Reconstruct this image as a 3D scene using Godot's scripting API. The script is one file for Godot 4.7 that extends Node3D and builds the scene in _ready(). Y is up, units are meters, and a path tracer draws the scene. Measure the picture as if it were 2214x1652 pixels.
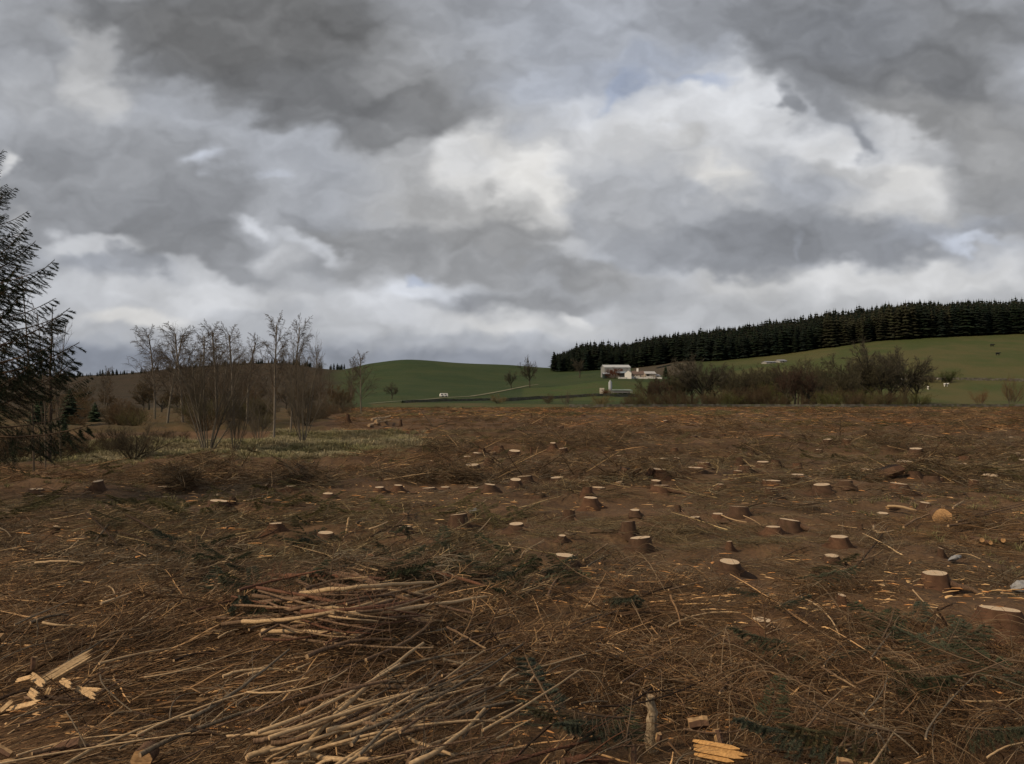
extends Node3D
# A felled conifer plantation: stumps and brash on a brown clearing, farmland, a dark wood and a cloudy sky behind.
# Picture measurements are in pixels of a 2213 x 1652 copy of the photograph: FX is its focal length, HY its horizon row.
const FX := 1792.0
const CX := 1106.5
const HY := 865.0
const EYE := 2.0
const EXPOSURE := 1.5
const HT := 1652.0

var rng := RandomNumberGenerator.new()
var n_low := FastNoiseLite.new()
var n_mid := FastNoiseLite.new()
var n_fine := FastNoiseLite.new()
var M := {}
var taken := {}
var grass_poly := PackedVector2Array()

# ------------------------------------------------------------------ mesh collector
class Buf:
	var v := PackedVector3Array()
	var n := PackedVector3Array()
	var c := PackedColorArray()
	var i := PackedInt32Array()
	func tube(pts: PackedVector3Array, rad: PackedFloat32Array, sides: int, c0: Color, c1: Color, cap := false) -> void:
		var m := pts.size()
		var base := v.size()
		var side := Vector3.ZERO
		for k in m:
			var d: Vector3 = (pts[mini(k + 1, m - 1)] - pts[maxi(k - 1, 0)]).normalized()
			if k == 0:
				side = d.cross(Vector3.UP if absf(d.y) < 0.9 else Vector3.RIGHT).normalized()
			else:
				side = (side - d * side.dot(d)).normalized()
			var up := d.cross(side)
			var col := c0.lerp(c1, float(k) / float(m - 1))
			for s in sides:
				var a := TAU * s / sides
				var o := side * cos(a) + up * sin(a)
				v.append(pts[k] + o * rad[k])
				n.append(o)
				c.append(col)
		for k in m - 1:
			for s in sides:
				var a0 := base + k * sides + s
				var a1 := base + k * sides + (s + 1) % sides
				i.append_array(PackedInt32Array([a0, a1, a0 + sides, a1, a1 + sides, a0 + sides]))
		if cap:
			fan(pts[m - 1], (pts[m - 1] - pts[m - 2]).normalized(), base + (m - 1) * sides, sides, c1)
			fan(pts[0], (pts[0] - pts[1]).normalized(), base, sides, c0)
	func fan(at: Vector3, d: Vector3, ring: int, sides: int, col: Color) -> void:
		var b := v.size()
		v.append(at); n.append(d); c.append(col)
		for s in sides:
			v.append(v[ring + s]); n.append(d); c.append(col)
		for s in sides:
			i.append_array(PackedInt32Array([b, b + 1 + s, b + 1 + (s + 1) % sides]))
	func tri(a: Vector3, b: Vector3, d: Vector3, col: Color) -> void:
		var nn := (b - a).cross(d - a).normalized()
		var k := v.size()
		v.append(a); v.append(b); v.append(d)
		for s in 3:
			n.append(nn); c.append(col)
		i.append(k); i.append(k + 1); i.append(k + 2)
	func quad(a: Vector3, b: Vector3, d: Vector3, e: Vector3, col: Color) -> void:
		tri(a, b, d, col); tri(a, d, e, col)
	func box(lo: Vector3, hi: Vector3, col: Color) -> void:
		var p := []
		for k in 8:
			p.append(Vector3(hi.x if k & 1 else lo.x, hi.y if k & 2 else lo.y, hi.z if k & 4 else lo.z))
		for f in [[0, 1, 3, 2], [5, 4, 6, 7], [4, 0, 2, 6], [1, 5, 7, 3], [2, 3, 7, 6], [4, 5, 1, 0]]:
			quad(p[f[0]], p[f[1]], p[f[2]], p[f[3]], col)
	func mesh() -> ArrayMesh:
		# front faces run clockwise: turn those whose winding disagrees with their normals
		for k in range(0, i.size(), 3):
			var p := v[i[k]]
			if (v[i[k + 2]] - p).cross(v[i[k + 1]] - p).dot(n[i[k]] + n[i[k + 1]] + n[i[k + 2]]) < 0.0:
				var t := i[k + 1]
				i[k + 1] = i[k + 2]
				i[k + 2] = t
		var a := []
		a.resize(Mesh.ARRAY_MAX)
		a[Mesh.ARRAY_VERTEX] = v
		a[Mesh.ARRAY_NORMAL] = n
		a[Mesh.ARRAY_COLOR] = c
		a[Mesh.ARRAY_INDEX] = i
		var m := ArrayMesh.new()
		m.add_surface_from_arrays(Mesh.PRIMITIVE_TRIANGLES, a)
		return m

# ------------------------------------------------------------------ naming and placing
func numbered(called: String) -> String:
	if not taken.has(called):
		taken[called] = 0
		return called
	taken[called] += 1
	return "%s_%03d" % [called, taken[called]]

func tag(o: Node, label: String, category: String, group := "", kind := "") -> void:
	o.set_meta("label", label)
	o.set_meta("category", category)
	if group: o.set_meta("group", group)
	if kind: o.set_meta("kind", kind)

func thing(called: String, label: String, category: String, at := Vector3.ZERO, turn := 0.0, group := "") -> Node3D:
	var o := Node3D.new()
	o.name = numbered(called)
	add_child(o)
	o.position = at
	o.rotation.y = turn
	tag(o, label, category, group)
	return o

func part(called: String, mesh: Mesh, mat: Material, parent: Node) -> MeshInstance3D:
	var o := MeshInstance3D.new()
	o.name = called
	o.mesh = mesh
	o.material_override = mat
	parent.add_child(o, true)
	return o

func single(called: String, mesh: Mesh, mat: Material, label: String, category: String, group := "") -> MeshInstance3D:
	var o := MeshInstance3D.new()
	o.name = numbered(called)
	o.mesh = mesh
	o.material_override = mat
	add_child(o)
	tag(o, label, category, group)
	return o

func structure(called: String, mesh: Mesh, mat: Material, label: String, category: String) -> MeshInstance3D:
	var o := single(called, mesh, mat, label, category)
	o.set_meta("kind", "structure")
	return o

func stuff(called: String, mesh: Mesh, mat: Material, xf: Array, cols: Array, label: String, category: String) -> void:
	var mm := MultiMesh.new()
	mm.transform_format = MultiMesh.TRANSFORM_3D
	mm.use_colors = true
	mm.mesh = mesh
	mm.instance_count = xf.size()
	for k in xf.size():
		mm.set_instance_transform(k, xf[k])
		mm.set_instance_color(k, cols[k])
	var o := MultiMeshInstance3D.new()
	o.name = numbered(called)
	o.multimesh = mm
	o.material_override = mat
	add_child(o)
	tag(o, label, category, "", "stuff")

func R(a: float, b: float) -> float:
	return rng.randf_range(a, b)

# ------------------------------------------------------------------ terrain
const TD := [150.0, 200.0, 260.0, 350.0, 500.0, 620.0, 800.0, 1000.0, 1600.0, 2600.0]
# picture column, then the rows at which the ground stands at depths 260, 350, 500, 620, 800, 1000 m
const TX := [
	[-700, 874, 862, 850, 840, 828, 826], [-300, 874, 862, 848, 836, 822, 820], [0, 874, 862, 848, 836, 820, 818], [250, 874, 862, 846, 832, 812, 812], [450, 874, 862, 842, 822, 795, 793],
	[600, 874, 862, 840, 818, 787, 790], [730, 874, 864, 845, 826, 800, 806], [800, 873, 860, 835, 812, 787, 792], [880, 871, 857, 830, 806, 778, 786], [1000, 872, 857, 836, 812, 786, 792],
	[1100, 873, 856, 836, 818, 790, 796], [1200, 874, 857, 832, 815, 797, 800], [1300, 874, 853, 820, 806, 795, 788], [1400, 876, 862, 820, 800, 786, 776], [1500, 878, 868, 824, 786, 770, 760],
	[1600, 879, 868, 812, 776, 762, 750], [1700, 879, 866, 800, 765, 750, 737], [1800, 879, 864, 790, 750, 735, 723], [1900, 879, 862, 778, 737, 720, 712], [2000, 878, 858, 770, 730, 713, 706],
	[2213, 876, 852, 762, 722, 708, 700], [2500, 876, 850, 760, 718, 704, 697], [2900, 876, 850, 760, 716, 702, 696]]
var TH := []

func prepare_terrain() -> void:
	for row in TX:
		var h := [0.0, 0.0]
		for k in 6:
			h.append(EYE + (HY - row[k + 1]) / FX * TD[k + 2])
		h.append(h[7] - 12.0)
		h.append(h[7] - 30.0)
		TH.append(h)

func cub(a: float, b: float, c: float, d: float, t: float) -> float:
	return b + 0.5 * t * (c - a + t * (2.0 * a - 5.0 * b + 4.0 * c - d + t * (3.0 * (b - c) + d - a)))

func ground_h(x: float, z: float) -> float:
	var r := sqrt(x * x + z * z)
	var dep := maxf(-z, 0.35 * r)
	var h := 0.0
	if dep > 150.0:
		var xd := clampf(CX + FX * x / dep, -699.0, 2899.0)
		var k := 0
		while k < TX.size() - 2 and TX[k + 1][0] <= xd:
			k += 1
		var t: float = (xd - TX[k][0]) / float(TX[k + 1][0] - TX[k][0])
		var dd := minf(dep, 2590.0)
		var j := 0
		while j < TD.size() - 2 and TD[j + 1] <= dd:
			j += 1
		var s: float = (dd - TD[j]) / (TD[j + 1] - TD[j])
		var q := []
		for a in 4:
			var col: Array = TH[clampi(k - 1 + a, 0, TX.size() - 1)]
			q.append(cub(col[maxi(j - 1, 0)], col[j], col[j + 1], col[mini(j + 2, TD.size() - 1)], s))
		h = cub(q[0], q[1], q[2], q[3], t)
	var near := 1.0 - smoothstep(120.0, 220.0, dep)
	h += near * (0.16 * n_low.get_noise_2d(x * 1.4, z * 1.4) + 0.20 * n_mid.get_noise_2d(x, z) + 0.07 * n_fine.get_noise_2d(x, z)) * smoothstep(2.0, 9.0, r)
	# old plough ridges and brash rows run across the view further out
	h += near * smoothstep(14.0, 30.0, dep) * 0.30 * maxf(0.0, sin(dep * 0.62 + 2.5 * n_low.get_noise_2d(x * 0.6, z * 0.6)))
	return h

func at_px(xd: float, yd: float, lift := 0.0) -> Vector3:
	# where the ray through a picture point meets the ground raised by lift
	var ux := (xd - CX) / FX
	var uy := (HY - yd) / FX
	var d := (EYE - lift) / maxf(-uy, 0.0001)
	if uy > -0.011:
		d = 160.0
		while d < 1500.0 and EYE + uy * d > ground_h(ux * d, -d) + lift:
			d += 2.0
		return Vector3(ux * d, ground_h(ux * d, -d) + lift, -d)
	for k in 12:
		var g := ground_h(ux * d, -d) + lift
		d = lerpf(d, (EYE - g) / -uy, 0.7)
	return Vector3(ux * d, ground_h(ux * d, -d) + lift, -d)

func at_depth(xd: float, d: float) -> Vector3:
	var x := (xd - CX) / FX * d
	return Vector3(x, ground_h(x, -d), -d)

func px_of(p: Vector3) -> Vector2:
	return Vector2(CX - FX * p.x / p.z, HY + FX * (p.y - EYE) / p.z)

func brash_h(p: Vector3) -> float:
	var q := px_of(Vector3(p.x, 0, p.z))
	var shift := 130.0 * smoothstep(1250.0, 1600.0, q.x)
	var heap := smoothstep(1230.0 + shift, 1420.0 + shift, q.y)
	var raised := 0.24 * exp(-pow((q.x - 770.0) / 190.0, 2.0) - pow((q.y - 1310.0) / 80.0, 2.0)) + 0.16 * exp(-pow((q.x - 900.0) / 300.0, 2.0) - pow((q.y - 1540.0) / 120.0, 2.0))
	return 0.05 + raised + heap * (0.16 + 0.10 * n_low.get_noise_2d(p.x * 5.0 + 40.0, p.z * 5.0))

func lin(r: int, g: int, b: int) -> Color:
	return Color8(r, g, b).srgb_to_linear()

# ------------------------------------------------------------------ sky
func build_sky() -> PanoramaSkyMaterial:
	var big := Vector2i(4096, 2048)
	var f1 := FastNoiseLite.new(); f1.seed = 11; f1.frequency = 0.9; f1.fractal_octaves = 6; f1.fractal_gain = 0.52
	f1.domain_warp_enabled = true; f1.domain_warp_amplitude = 0.5; f1.domain_warp_frequency = 0.7
	var wx := FastNoiseLite.new(); wx.seed = 21; wx.frequency = 1.0 / 210.0; wx.fractal_octaves = 6; wx.fractal_gain = 0.5
	var wy := FastNoiseLite.new(); wy.seed = 33; wy.frequency = 1.0 / 170.0; wy.fractal_octaves = 6; wy.fractal_gain = 0.5
	var dt := FastNoiseLite.new(); dt.seed = 47; dt.frequency = 1.0 / 130.0; dt.fractal_octaves = 5; dt.fractal_gain = 0.48
	var puff := FastNoiseLite.new(); puff.seed = 71; puff.frequency = 1.0 / 170.0; puff.fractal_type = FastNoiseLite.FRACTAL_RIDGED; puff.fractal_octaves = 5; puff.fractal_gain = 0.5
	var small := Image.create_empty(768, 384, false, Image.FORMAT_RGBF)
	for y in 384:
		var el := (0.5 - (y + 0.5) / 384.0) * PI
		for x in 768:
			var az := ((x + 0.5) / 768.0 - 0.5) * TAU
			small.set_pixel(x, y, sky_base(f1, az, maxf(el, 0.004)))
	var im := small
	im.resize(big.x, big.y, Image.INTERPOLATE_CUBIC)
	# the part in and around the view at full detail
	var x0 := int((0.5 - 46.0 / 360.0) * big.x)
	var x1 := int((0.5 + 46.0 / 360.0) * big.x)
	var y0 := int((90.0 - 40.0) / 180.0 * big.y)
	var y1 := int((90.0 + 3.0) / 180.0 * big.y)
	var ww := x1 - x0
	var hh := y1 - y0
	var px := PackedFloat32Array(); px.resize(ww * hh)
	var py := PackedFloat32Array(); py.resize(ww * hh)
	var val := PackedFloat32Array(); val.resize(ww * hh)
	var tin := PackedFloat32Array(); tin.resize(ww * hh)
	for y in hh:
		var el := (0.5 - (y0 + y + 0.5) / big.y) * PI
		for x in ww:
			var az := ((x0 + x + 0.5) / big.x - 0.5) * TAU
			var k := y * ww + x
			var u := CX + FX * tan(az)
			var w := HY - FX * tan(el) / cos(az)
			var s := clampf((HY - w) / 600.0 + 0.35, 0.3, 1.0)   # clouds get smaller and flatter towards the horizon
			px[k] = u + 62.0 * s * wx.get_noise_2d(u, w * 1.7)
			py[k] = w + 48.0 * s * wy.get_noise_2d(u, w * 1.7)
			val[k] = 170.0 + 16.0 * dt.get_noise_2d(u * 0.5, w * 0.8)
			tin[k] = -0.45
	var deg_px := FX * TAU / big.x
	for b in SKY_BLOBS:
		var ca := cos(deg_to_rad(b[4]))
		var sa := sin(deg_to_rad(b[4]))
		var soft: float = (b[8] if b.size() > 8 else 0.6)
		var al: float = b[7]
		var ext: float = maxf(b[2], b[3]) * (1.0 + soft) + 60.0
		var bx0 := clampi(int((b[0] - ext - CX) / deg_px * 0.99 + ww * 0.5) - 60, 0, ww)
		var bx1 := clampi(int((b[0] + ext - CX) / deg_px * 0.99 + ww * 0.5) + 60, 0, ww)
		for y in hh:
			var wmid := py[y * ww + ww / 2]
			if wmid < b[1] - ext - 300.0 or wmid > b[1] + ext + 420.0:
				continue
			for x in range(bx0, bx1):
				var k := y * ww + x
				var ex: float = px[k] - b[0]
				var ey: float = py[k] - b[1]
				if absf(ex) > ext or absf(ey) > ext:
					continue
				var p: float = (ex * ca + ey * sa) / b[2]
				var q: float = (-ex * sa + ey * ca) / b[3]
				var d := sqrt(p * p + q * q)
				if d < 1.0 + soft:
					var a := al * (1.0 - smoothstep(1.0 - soft, 1.0 + soft, d))
					val[k] += (b[5] - val[k]) * a
					tin[k] += (b[6] - tin[k]) * a
	for y in hh:
		for x in ww:
			var k := y * ww + x
			var edge := minf(minf(x, ww - 1 - x) / 80.0, y / 70.0)
			var vv := val[k] + 13.0 * dt.get_noise_2d(px[k] * 0.8, py[k] * 1.5 + 300.0) + 12.0 * dt.get_noise_2d(px[k] * 0.35 + 700.0, py[k] * 0.6)
			vv -= 7.0 * (puff.get_noise_2d(px[k] * 0.9, py[k] * 1.4) + 0.2)
			vv = 172.0 + (vv - 172.0) * 1.18
			var col := sky_col(vv, tin[k])
			if edge < 1.0:
				col = im.get_pixel(x0 + x, y0 + y).lerp(col, smoothstep(0.0, 1.0, edge))
			im.set_pixel(x0 + x, y0 + y, col)
	# the panorama begins straight ahead: swap its halves
	var half := big.x / 2
	var turned := Image.create_empty(big.x, big.y, false, Image.FORMAT_RGBF)
	turned.blit_rect(im, Rect2i(half, 0, half, big.y), Vector2i(0, 0))
	turned.blit_rect(im, Rect2i(0, 0, half, big.y), Vector2i(half, 0))
	var p := PanoramaSkyMaterial.new()
	p.panorama = ImageTexture.create_from_image(turned)
	return p

func sky_col(vv: float, t: float) -> Color:
	var q := vv / 255.0
	return Color(q * (1.0 + 0.034 * (t - 0.25)), q * (1.0 + 0.006 * (t - 0.25)), q * (1.0 - 0.050 * (t - 0.25))).srgb_to_linear() * (1.0 / EXPOSURE)

func sky_base(f: FastNoiseLite, az: float, el: float) -> Color:
	var k := 1.0 / (sin(el) + 0.10)
	var n := f.get_noise_2d(sin(az) * cos(el) * k, cos(az) * cos(el) * k)
	return sky_col(170.0 + 62.0 * n, -0.25 + n)

# cloud patches seen in the picture: column, row, half width, half height, turn, tone, warmth, cover, softness
const SKY_BLOBS := [
	[1100, 770, 1900, 70, 0, 168, -0.5, 0.9, 0.8], [1100, 690, 1900, 70, 0, 190, -0.1, 0.8, 0.9],
	# top row
	[100, 60, 190, 90, 0, 150, -0.3, 0.8], [90, 210, 130, 70, 10, 172, -0.2, 0.8], [460, 250, 260, 60, 25, 176, -0.5, 0.8], [600, 330, 200, 70, 25, 176, -0.5, 0.8],
	[235, 330, 260, 70, 0, 160, -0.3, 0.8], [110, 360, 120, 50, 0, 146, -0.4, 0.8], [300, 420, 330, 70, 0, 158, -0.3, 0.8],
	[620, 95, 450, 135, 8, 126, -0.05, 0.96, 0.5], [800, 195, 280, 100, 16, 124, -0.15, 0.92, 0.65], [560, 60, 260, 80, 0, 122, 0.1, 0.8, 0.6],
	[180, 130, 55, 120, -22, 186, 0.05, 0.9, 0.45], [215, 190, 80, 55, 18, 188, 0.1, 0.9, 0.5], [120, 75, 40, 35, 0, 166, -0.4, 0.7],
	[1000, 120, 170, 70, 10, 168, -0.1, 0.75], [1060, 20, 170, 38, 0, 142, -0.3, 0.75], [960, 200, 190, 62, 16, 150, -0.05, 0.85], [720, 245, 200, 50, 15, 130, -0.2, 0.7],
	[1330, 70, 360, 110, 0, 177, -0.7, 0.85], [1260, 190, 210, 50, 0, 176, -0.9, 0.8], [1230, 260, 170, 50, 0, 202, -0.5, 0.7],
	[1640, 40, 200, 70, 5, 150, -0.5, 0.8],
	# bright bank and the blue gap
	[1440, 262, 230, 80, -8, 212, -0.1, 0.92, 0.6], [1590, 205, 130, 74, -16, 218, -0.1, 0.95, 0.5], [1330, 330, 200, 70, 0, 200, 0.1, 0.8], [1650, 310, 180, 70, 10, 200, 0.0, 0.85],
	[1400, 130, 110, 30, -10, 176, -1.2, 0.8], [1340, 185, 40, 13, -48, 168, -2.2, 0.6, 1.0], [1385, 166, 46, 12, -8, 166, -2.2, 0.6, 1.0], [1512, 162, 50, 13, 0, 170, -2.0, 0.7, 0.9],
	[1375, 420, 130, 80, 15, 176, -0.3, 0.85], [1480, 285, 50, 26, 0, 188, 0.2, 0.8], [1570, 385, 90, 36, 20, 212, 0.5, 0.9],
	# cumulus head in the middle
	[960, 420, 190, 120, 20, 180, 0.1, 0.85], [1085, 395, 150, 112, 36, 212, 0.35, 0.95, 0.32], [1150, 420, 70, 84, 30, 224, 0.45, 0.85, 0.6], [1000, 335, 70, 40, 20, 206, 0.1, 0.7], [1010, 470, 180, 60, 5, 172, 0.15, 0.85],
	[1330, 455, 90, 60, 30, 180, -0.2, 0.8],
	# dark cloud at the top right
	[1880, 90, 270, 140, 4, 143, -0.45, 0.97, 0.2], [2000, 160, 200, 96, 12, 131, -0.25, 0.9, 0.5], [2080, 60, 160, 80, 0, 138, -0.2, 0.8], [1850, 70, 170, 60, 0, 136, -0.6, 0.7],
	[1692, 225, 28, 40, -30, 148, -0.5, 0.9, 0.4], [1800, 240, 70, 28, 40, 152, -0.4, 0.9, 0.4], [1852, 300, 42, 18, 50, 150, -0.6, 0.85, 0.5], [2010, 250, 150, 50, 10, 152, 0.1, 0.8],
	[2150, 330, 110, 130, 0, 162, 0.1, 0.9], [1820, 335, 80, 30, 15, 214, 0.1, 0.85], [1960, 300, 90, 40, 25, 204, 0.0, 0.85], [1965, 392, 84, 50, 14, 226, 0.45, 0.9, 0.8], [1860, 370, 80, 24, 0, 190, 0.1, 0.8],
	[1720, 420, 110, 60, 25, 178, -0.5, 0.8], [2010, 470, 190, 56, 8, 198, 0.25, 0.9], [2150, 460, 100, 60, 0, 160, -0.1, 0.85], [1560, 470, 160, 60, 0, 172, -0.3, 0.8],
	# dark flat base on the right and the bright strip under it
	[1960, 612, 330, 52, -2, 206, 0.15, 0.95, 0.5], [1600, 618, 130, 40, 0, 198, 0.15, 0.9], [1900, 670, 400, 36, 0, 186, -0.05, 0.7],
	[1560, 540, 200, 50, 4, 152, -0.5, 0.95, 0.5], [1850, 526, 205, 44, 2, 150, -0.5, 0.95, 0.45], [1700, 492, 250, 40, 0, 152, -0.5, 0.8], [1560, 560, 110, 28, 0, 149, -0.5, 0.7], [2060, 505, 140, 30, -8, 156, -0.7, 0.85],
	[2056, 524, 36, 16, 0, 200, -0.9, 0.85, 0.8], [2120, 530, 60, 12, 8, 196, -0.8, 0.8, 0.6], [1716, 520, 9, 24, 0, 168, -0.7, 0.7, 0.8],
	# middle low
	[860, 545, 230, 48, 4, 150, -0.1, 0.95, 0.4], [1090, 520, 140, 44, 4, 152, 0.0, 0.95, 0.45], [1000, 590, 160, 40, 6, 158, -0.1, 0.85], [1260, 585, 100, 34, 4, 154, -0.1, 0.95, 0.45], [1330, 610, 90, 30, 0, 166, 0.0, 0.8],
	[1220, 530, 60, 26, 0, 188, -0.1, 0.7], [900, 622, 115, 26, 4, 218, -0.4, 0.9, 0.7], [820, 660, 90, 30, 8, 204, -0.2, 0.8], [905, 596, 34, 12, 20, 190, -1.6, 0.7], [780, 600, 70, 34, 10, 166, -0.1, 0.8],
	[1035, 662, 80, 26, 4, 152, -0.5, 0.95, 0.7], [1180, 655, 140, 20, 0, 160, -0.2, 0.85], [1090, 704, 130, 26, 4, 208, 0.2, 0.9, 0.8], [1240, 692, 44, 14, 22, 216, 0.2, 0.9, 0.5], [1270, 720, 130, 20, 0, 186, 0.0, 0.7],
	[960, 745, 330, 22, 0, 172, -0.5, 0.85], [900, 782, 330, 22, 0, 150, -1.0, 0.9],
	# left low
	[260, 470, 340, 70, 2, 150, -0.35, 0.95, 0.45], [430, 535, 170, 46, 12, 147, -0.3, 0.95, 0.5], [500, 600, 90, 40, 30, 150, -0.3, 0.85], [210, 530, 110, 26, -2, 196, -0.1, 0.9, 0.5], [180, 575, 80, 26, -4, 162, -0.6, 0.95, 0.4], [300, 562, 76, 20, 18, 156, -0.5, 0.95, 0.4],
	[400, 640, 300, 36, 4, 206, -0.05, 0.85], [470, 610, 100, 22, 24, 200, -0.1, 0.7], [545, 488, 46, 18, 36, 220, -0.3, 0.9, 0.8], [655, 530, 70, 17, 18, 224, -0.3, 0.9, 0.8], [600, 515, 90, 40, 25, 192, -0.3, 0.6, 0.8], [600, 560, 50, 26, 0, 206, -0.1, 0.8], [640, 600, 70, 30, 20, 178, -0.2, 0.8],
	[290, 685, 110, 20, 2, 216, 0.4, 0.9, 0.6], [560, 690, 130, 24, 0, 186, -0.3, 0.8], [170, 640, 120, 24, 0, 200, -0.2, 0.8], [240, 776, 190, 36, 0, 148, -1.2, 0.95, 0.5], [700, 780, 100, 30, 0, 158, -0.9, 0.85], [480, 740, 240, 24, 0, 178, -0.4, 0.8],
	[432, 340, 36, 20, 0, 210, -0.8, 0.85, 1.0], [572, 362, 24, 13, 0, 188, -0.7, 0.8], [4, 345, 22, 30, 0, 216, 0.2, 0.9, 0.6], [20, 480, 30, 30, 0, 180, 0, 0.7]]

# ------------------------------------------------------------------ materials
func mat(called: String, rough := 0.9, tint := Color.WHITE) -> StandardMaterial3D:
	var m := StandardMaterial3D.new()
	m.resource_name = called
	m.vertex_color_use_as_albedo = true
	m.albedo_color = tint
	m.roughness = rough
	m.metallic_specular = 0.25
	m.cull_mode = BaseMaterial3D.CULL_DISABLED
	M[called] = m
	return m

func litter_image(size: int, strokes: int, base: Color, tones: Array, long: float) -> Image:
	var im := Image.create_empty(size, size, false, Image.FORMAT_RGB8)
	var f := FastNoiseLite.new(); f.seed = 5; f.frequency = 0.02; f.fractal_octaves = 4
	for y in size:
		for x in size:
			var q := 1.0 + 0.5 * f.get_noise_2d(x, y)
			im.set_pixel(x, y, (base * q).linear_to_srgb())
	for s in strokes:
		var c: Color = tones[rng.randi() % tones.size()] * R(0.6, 1.25)
		c = c.linear_to_srgb()
		var p := Vector2(R(0, size), R(0, size))
		var a := R(0, TAU)
		var l := R(0.3, 1.0) * long
		var bend := R(-0.06, 0.06)
		for k in int(l):
			im.set_pixel(posmod(int(p.x), size), posmod(int(p.y), size), c)
			p += Vector2(cos(a), sin(a))
			a += bend
	return im

func make_materials() -> void:
	mat("bark", 0.95); mat("cut_wood", 0.75); mat("twig", 0.9); mat("needles", 0.8); mat("grass", 0.9); mat("plain", 0.85)
	M.needles.backlight = Color(0.15, 0.17, 0.1)
	var g := mat("earth", 0.97)
	var im := litter_image(1024, 26000, Color(0.50, 0.48, 0.46), [Color(0.75, 0.62, 0.5), Color(0.32, 0.30, 0.28), Color(0.9, 0.82, 0.7), Color(0.62, 0.6, 0.56), Color(0.22, 0.2, 0.19)], 26.0)
	g.albedo_texture = ImageTexture.create_from_image(im)
	g.uv1_triplanar = true
	g.uv1_world_triplanar = true
	g.uv1_scale = Vector3(0.55, 0.55, 0.55)
	var bump := FastNoiseLite.new(); bump.seed = 9; bump.frequency = 0.03; bump.fractal_octaves = 5
	var nt := NoiseTexture2D.new(); nt.width = 512; nt.height = 512; nt.seamless = true; nt.noise = bump; nt.as_normal_map = true; nt.bump_strength = 6.0
	g.normal_enabled = true
	g.normal_texture = nt
	# bark and cut wood get a grain of their own
	var bn := FastNoiseLite.new(); bn.seed = 14; bn.frequency = 0.025; bn.fractal_octaves = 5
	var ramp := Gradient.new(); ramp.set_color(0, Color(0.62, 0.60, 0.59)); ramp.set_color(1, Color(1, 1, 1))
	var bt := NoiseTexture2D.new(); bt.width = 512; bt.height = 512; bt.seamless = true; bt.noise = bn; bt.color_ramp = ramp
	var rough_ramp := Gradient.new(); rough_ramp.set_color(0, Color(0.42, 0.40, 0.39)); rough_ramp.set_color(1, Color(1, 1, 1))
	var bt2: NoiseTexture2D = bt.duplicate()
	bt2.color_ramp = rough_ramp
	for k in ["bark", "cut_wood"]:
		M[k].albedo_texture = bt2 if k == "bark" else bt
		M[k].uv1_triplanar = true
		M[k].uv1_scale = Vector3(5, 1.6, 5) if k == "bark" else Vector3(2, 6, 6)

# ------------------------------------------------------------------ ground sheet
func land_colour(p: Vector3) -> Color:
	var d := -p.z
	var q := px_of(p)
	var a := n_mid.get_noise_2d(p.x * 0.9, p.z * 0.9)
	var b := n_fine.get_noise_2d(p.x * 3.0, p.z * 3.0)
	var low := n_low.get_noise_2d(p.x * 0.5, p.z * 0.5)
	var brown := Color(0.200, 0.126, 0.074).lerp(Color(0.125, 0.083, 0.051), clampf(0.5 + 0.9 * a, 0, 1)).lerp(Color(0.27, 0.18, 0.102), clampf(0.9 * b, 0, 1))
	if d < 20.0 and d > -60.0:
		if Geometry2D.is_point_in_polygon(Vector2(p.x + 1.2 * a, p.z + 1.5 * b), grass_poly):
			return Color(0.24, 0.22, 0.11)
		return brown
	if d < 0.0:
		return brown
	if d < 206.0:
		if Geometry2D.is_point_in_polygon(Vector2(p.x + 2.0 * a, p.z + 2.5 * b), grass_poly):
			return Color(0.27, 0.235, 0.145).lerp(Color(0.19, 0.17, 0.09), clampf(0.5 + a * 1.4, 0, 1))
		if q.x < 700.0 + 60.0 * low and d > 46.0:
			return Color(0.10, 0.085, 0.042).lerp(Color(0.17, 0.115, 0.06), clampf(0.5 + a, 0, 1))
		return brown
	var n2 := n_low.get_noise_2d(p.x * 0.12, p.z * 0.12)
	var n3 := n_low.get_noise_2d(p.x * 0.9 + 70.0, p.z * 0.25)
	var n4 := n_mid.get_noise_2d(p.x * 0.12, p.z * 0.12)
	var green_l := Color(0.048, 0.085, 0.028).lerp(Color(0.075, 0.105, 0.038), clampf(0.5 + n2 + 0.8 * n4, 0, 1))
	var green_r := Color(0.095, 0.128, 0.042).lerp(Color(0.150, 0.148, 0.062), clampf(0.5 + 1.2 * n2 + 0.5 * n3 + 0.8 * n4, 0, 1))
	var field := green_l.lerp(green_r, smoothstep(1420.0, 1720.0, q.x + 40.0 * n3))
	if q.x > 1130.0 and q.x < 1480.0 and d > 300.0 and d < 470.0:
		field = Color(0.080, 0.128, 0.036).lerp(Color(0.105, 0.125, 0.045), clampf(0.5 + n3 + n4, 0, 1))
	elif q.x > 800.0 and d < 262.0:
		field = Color(0.105, 0.128, 0.046).lerp(Color(0.15, 0.135, 0.062), clampf(0.4 + n3 * 1.5 + n4, 0, 1))
	if d < 330.0 and q.x > 1340.0:
		field = field.lerp(Color(0.062, 0.058, 0.03), 0.75 * smoothstep(1340.0, 1400.0, q.x + 30.0 * n3) * (1.0 - smoothstep(1980.0, 2040.0, q.x + 30.0 * n3)))
	if q.x < 760.0:
		field = field.lerp(Color(0.060, 0.050, 0.030).lerp(Color(0.085, 0.062, 0.036), clampf(0.5 + n3, 0, 1)), 1.0 - smoothstep(690.0, 770.0, q.x + 25.0 * n2))
	if q.x > 1365.0 and q.x < 1500.0 and d > 540.0:
		field = field.lerp(Color(0.13, 0.10, 0.08), 0.8)
	return field

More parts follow.
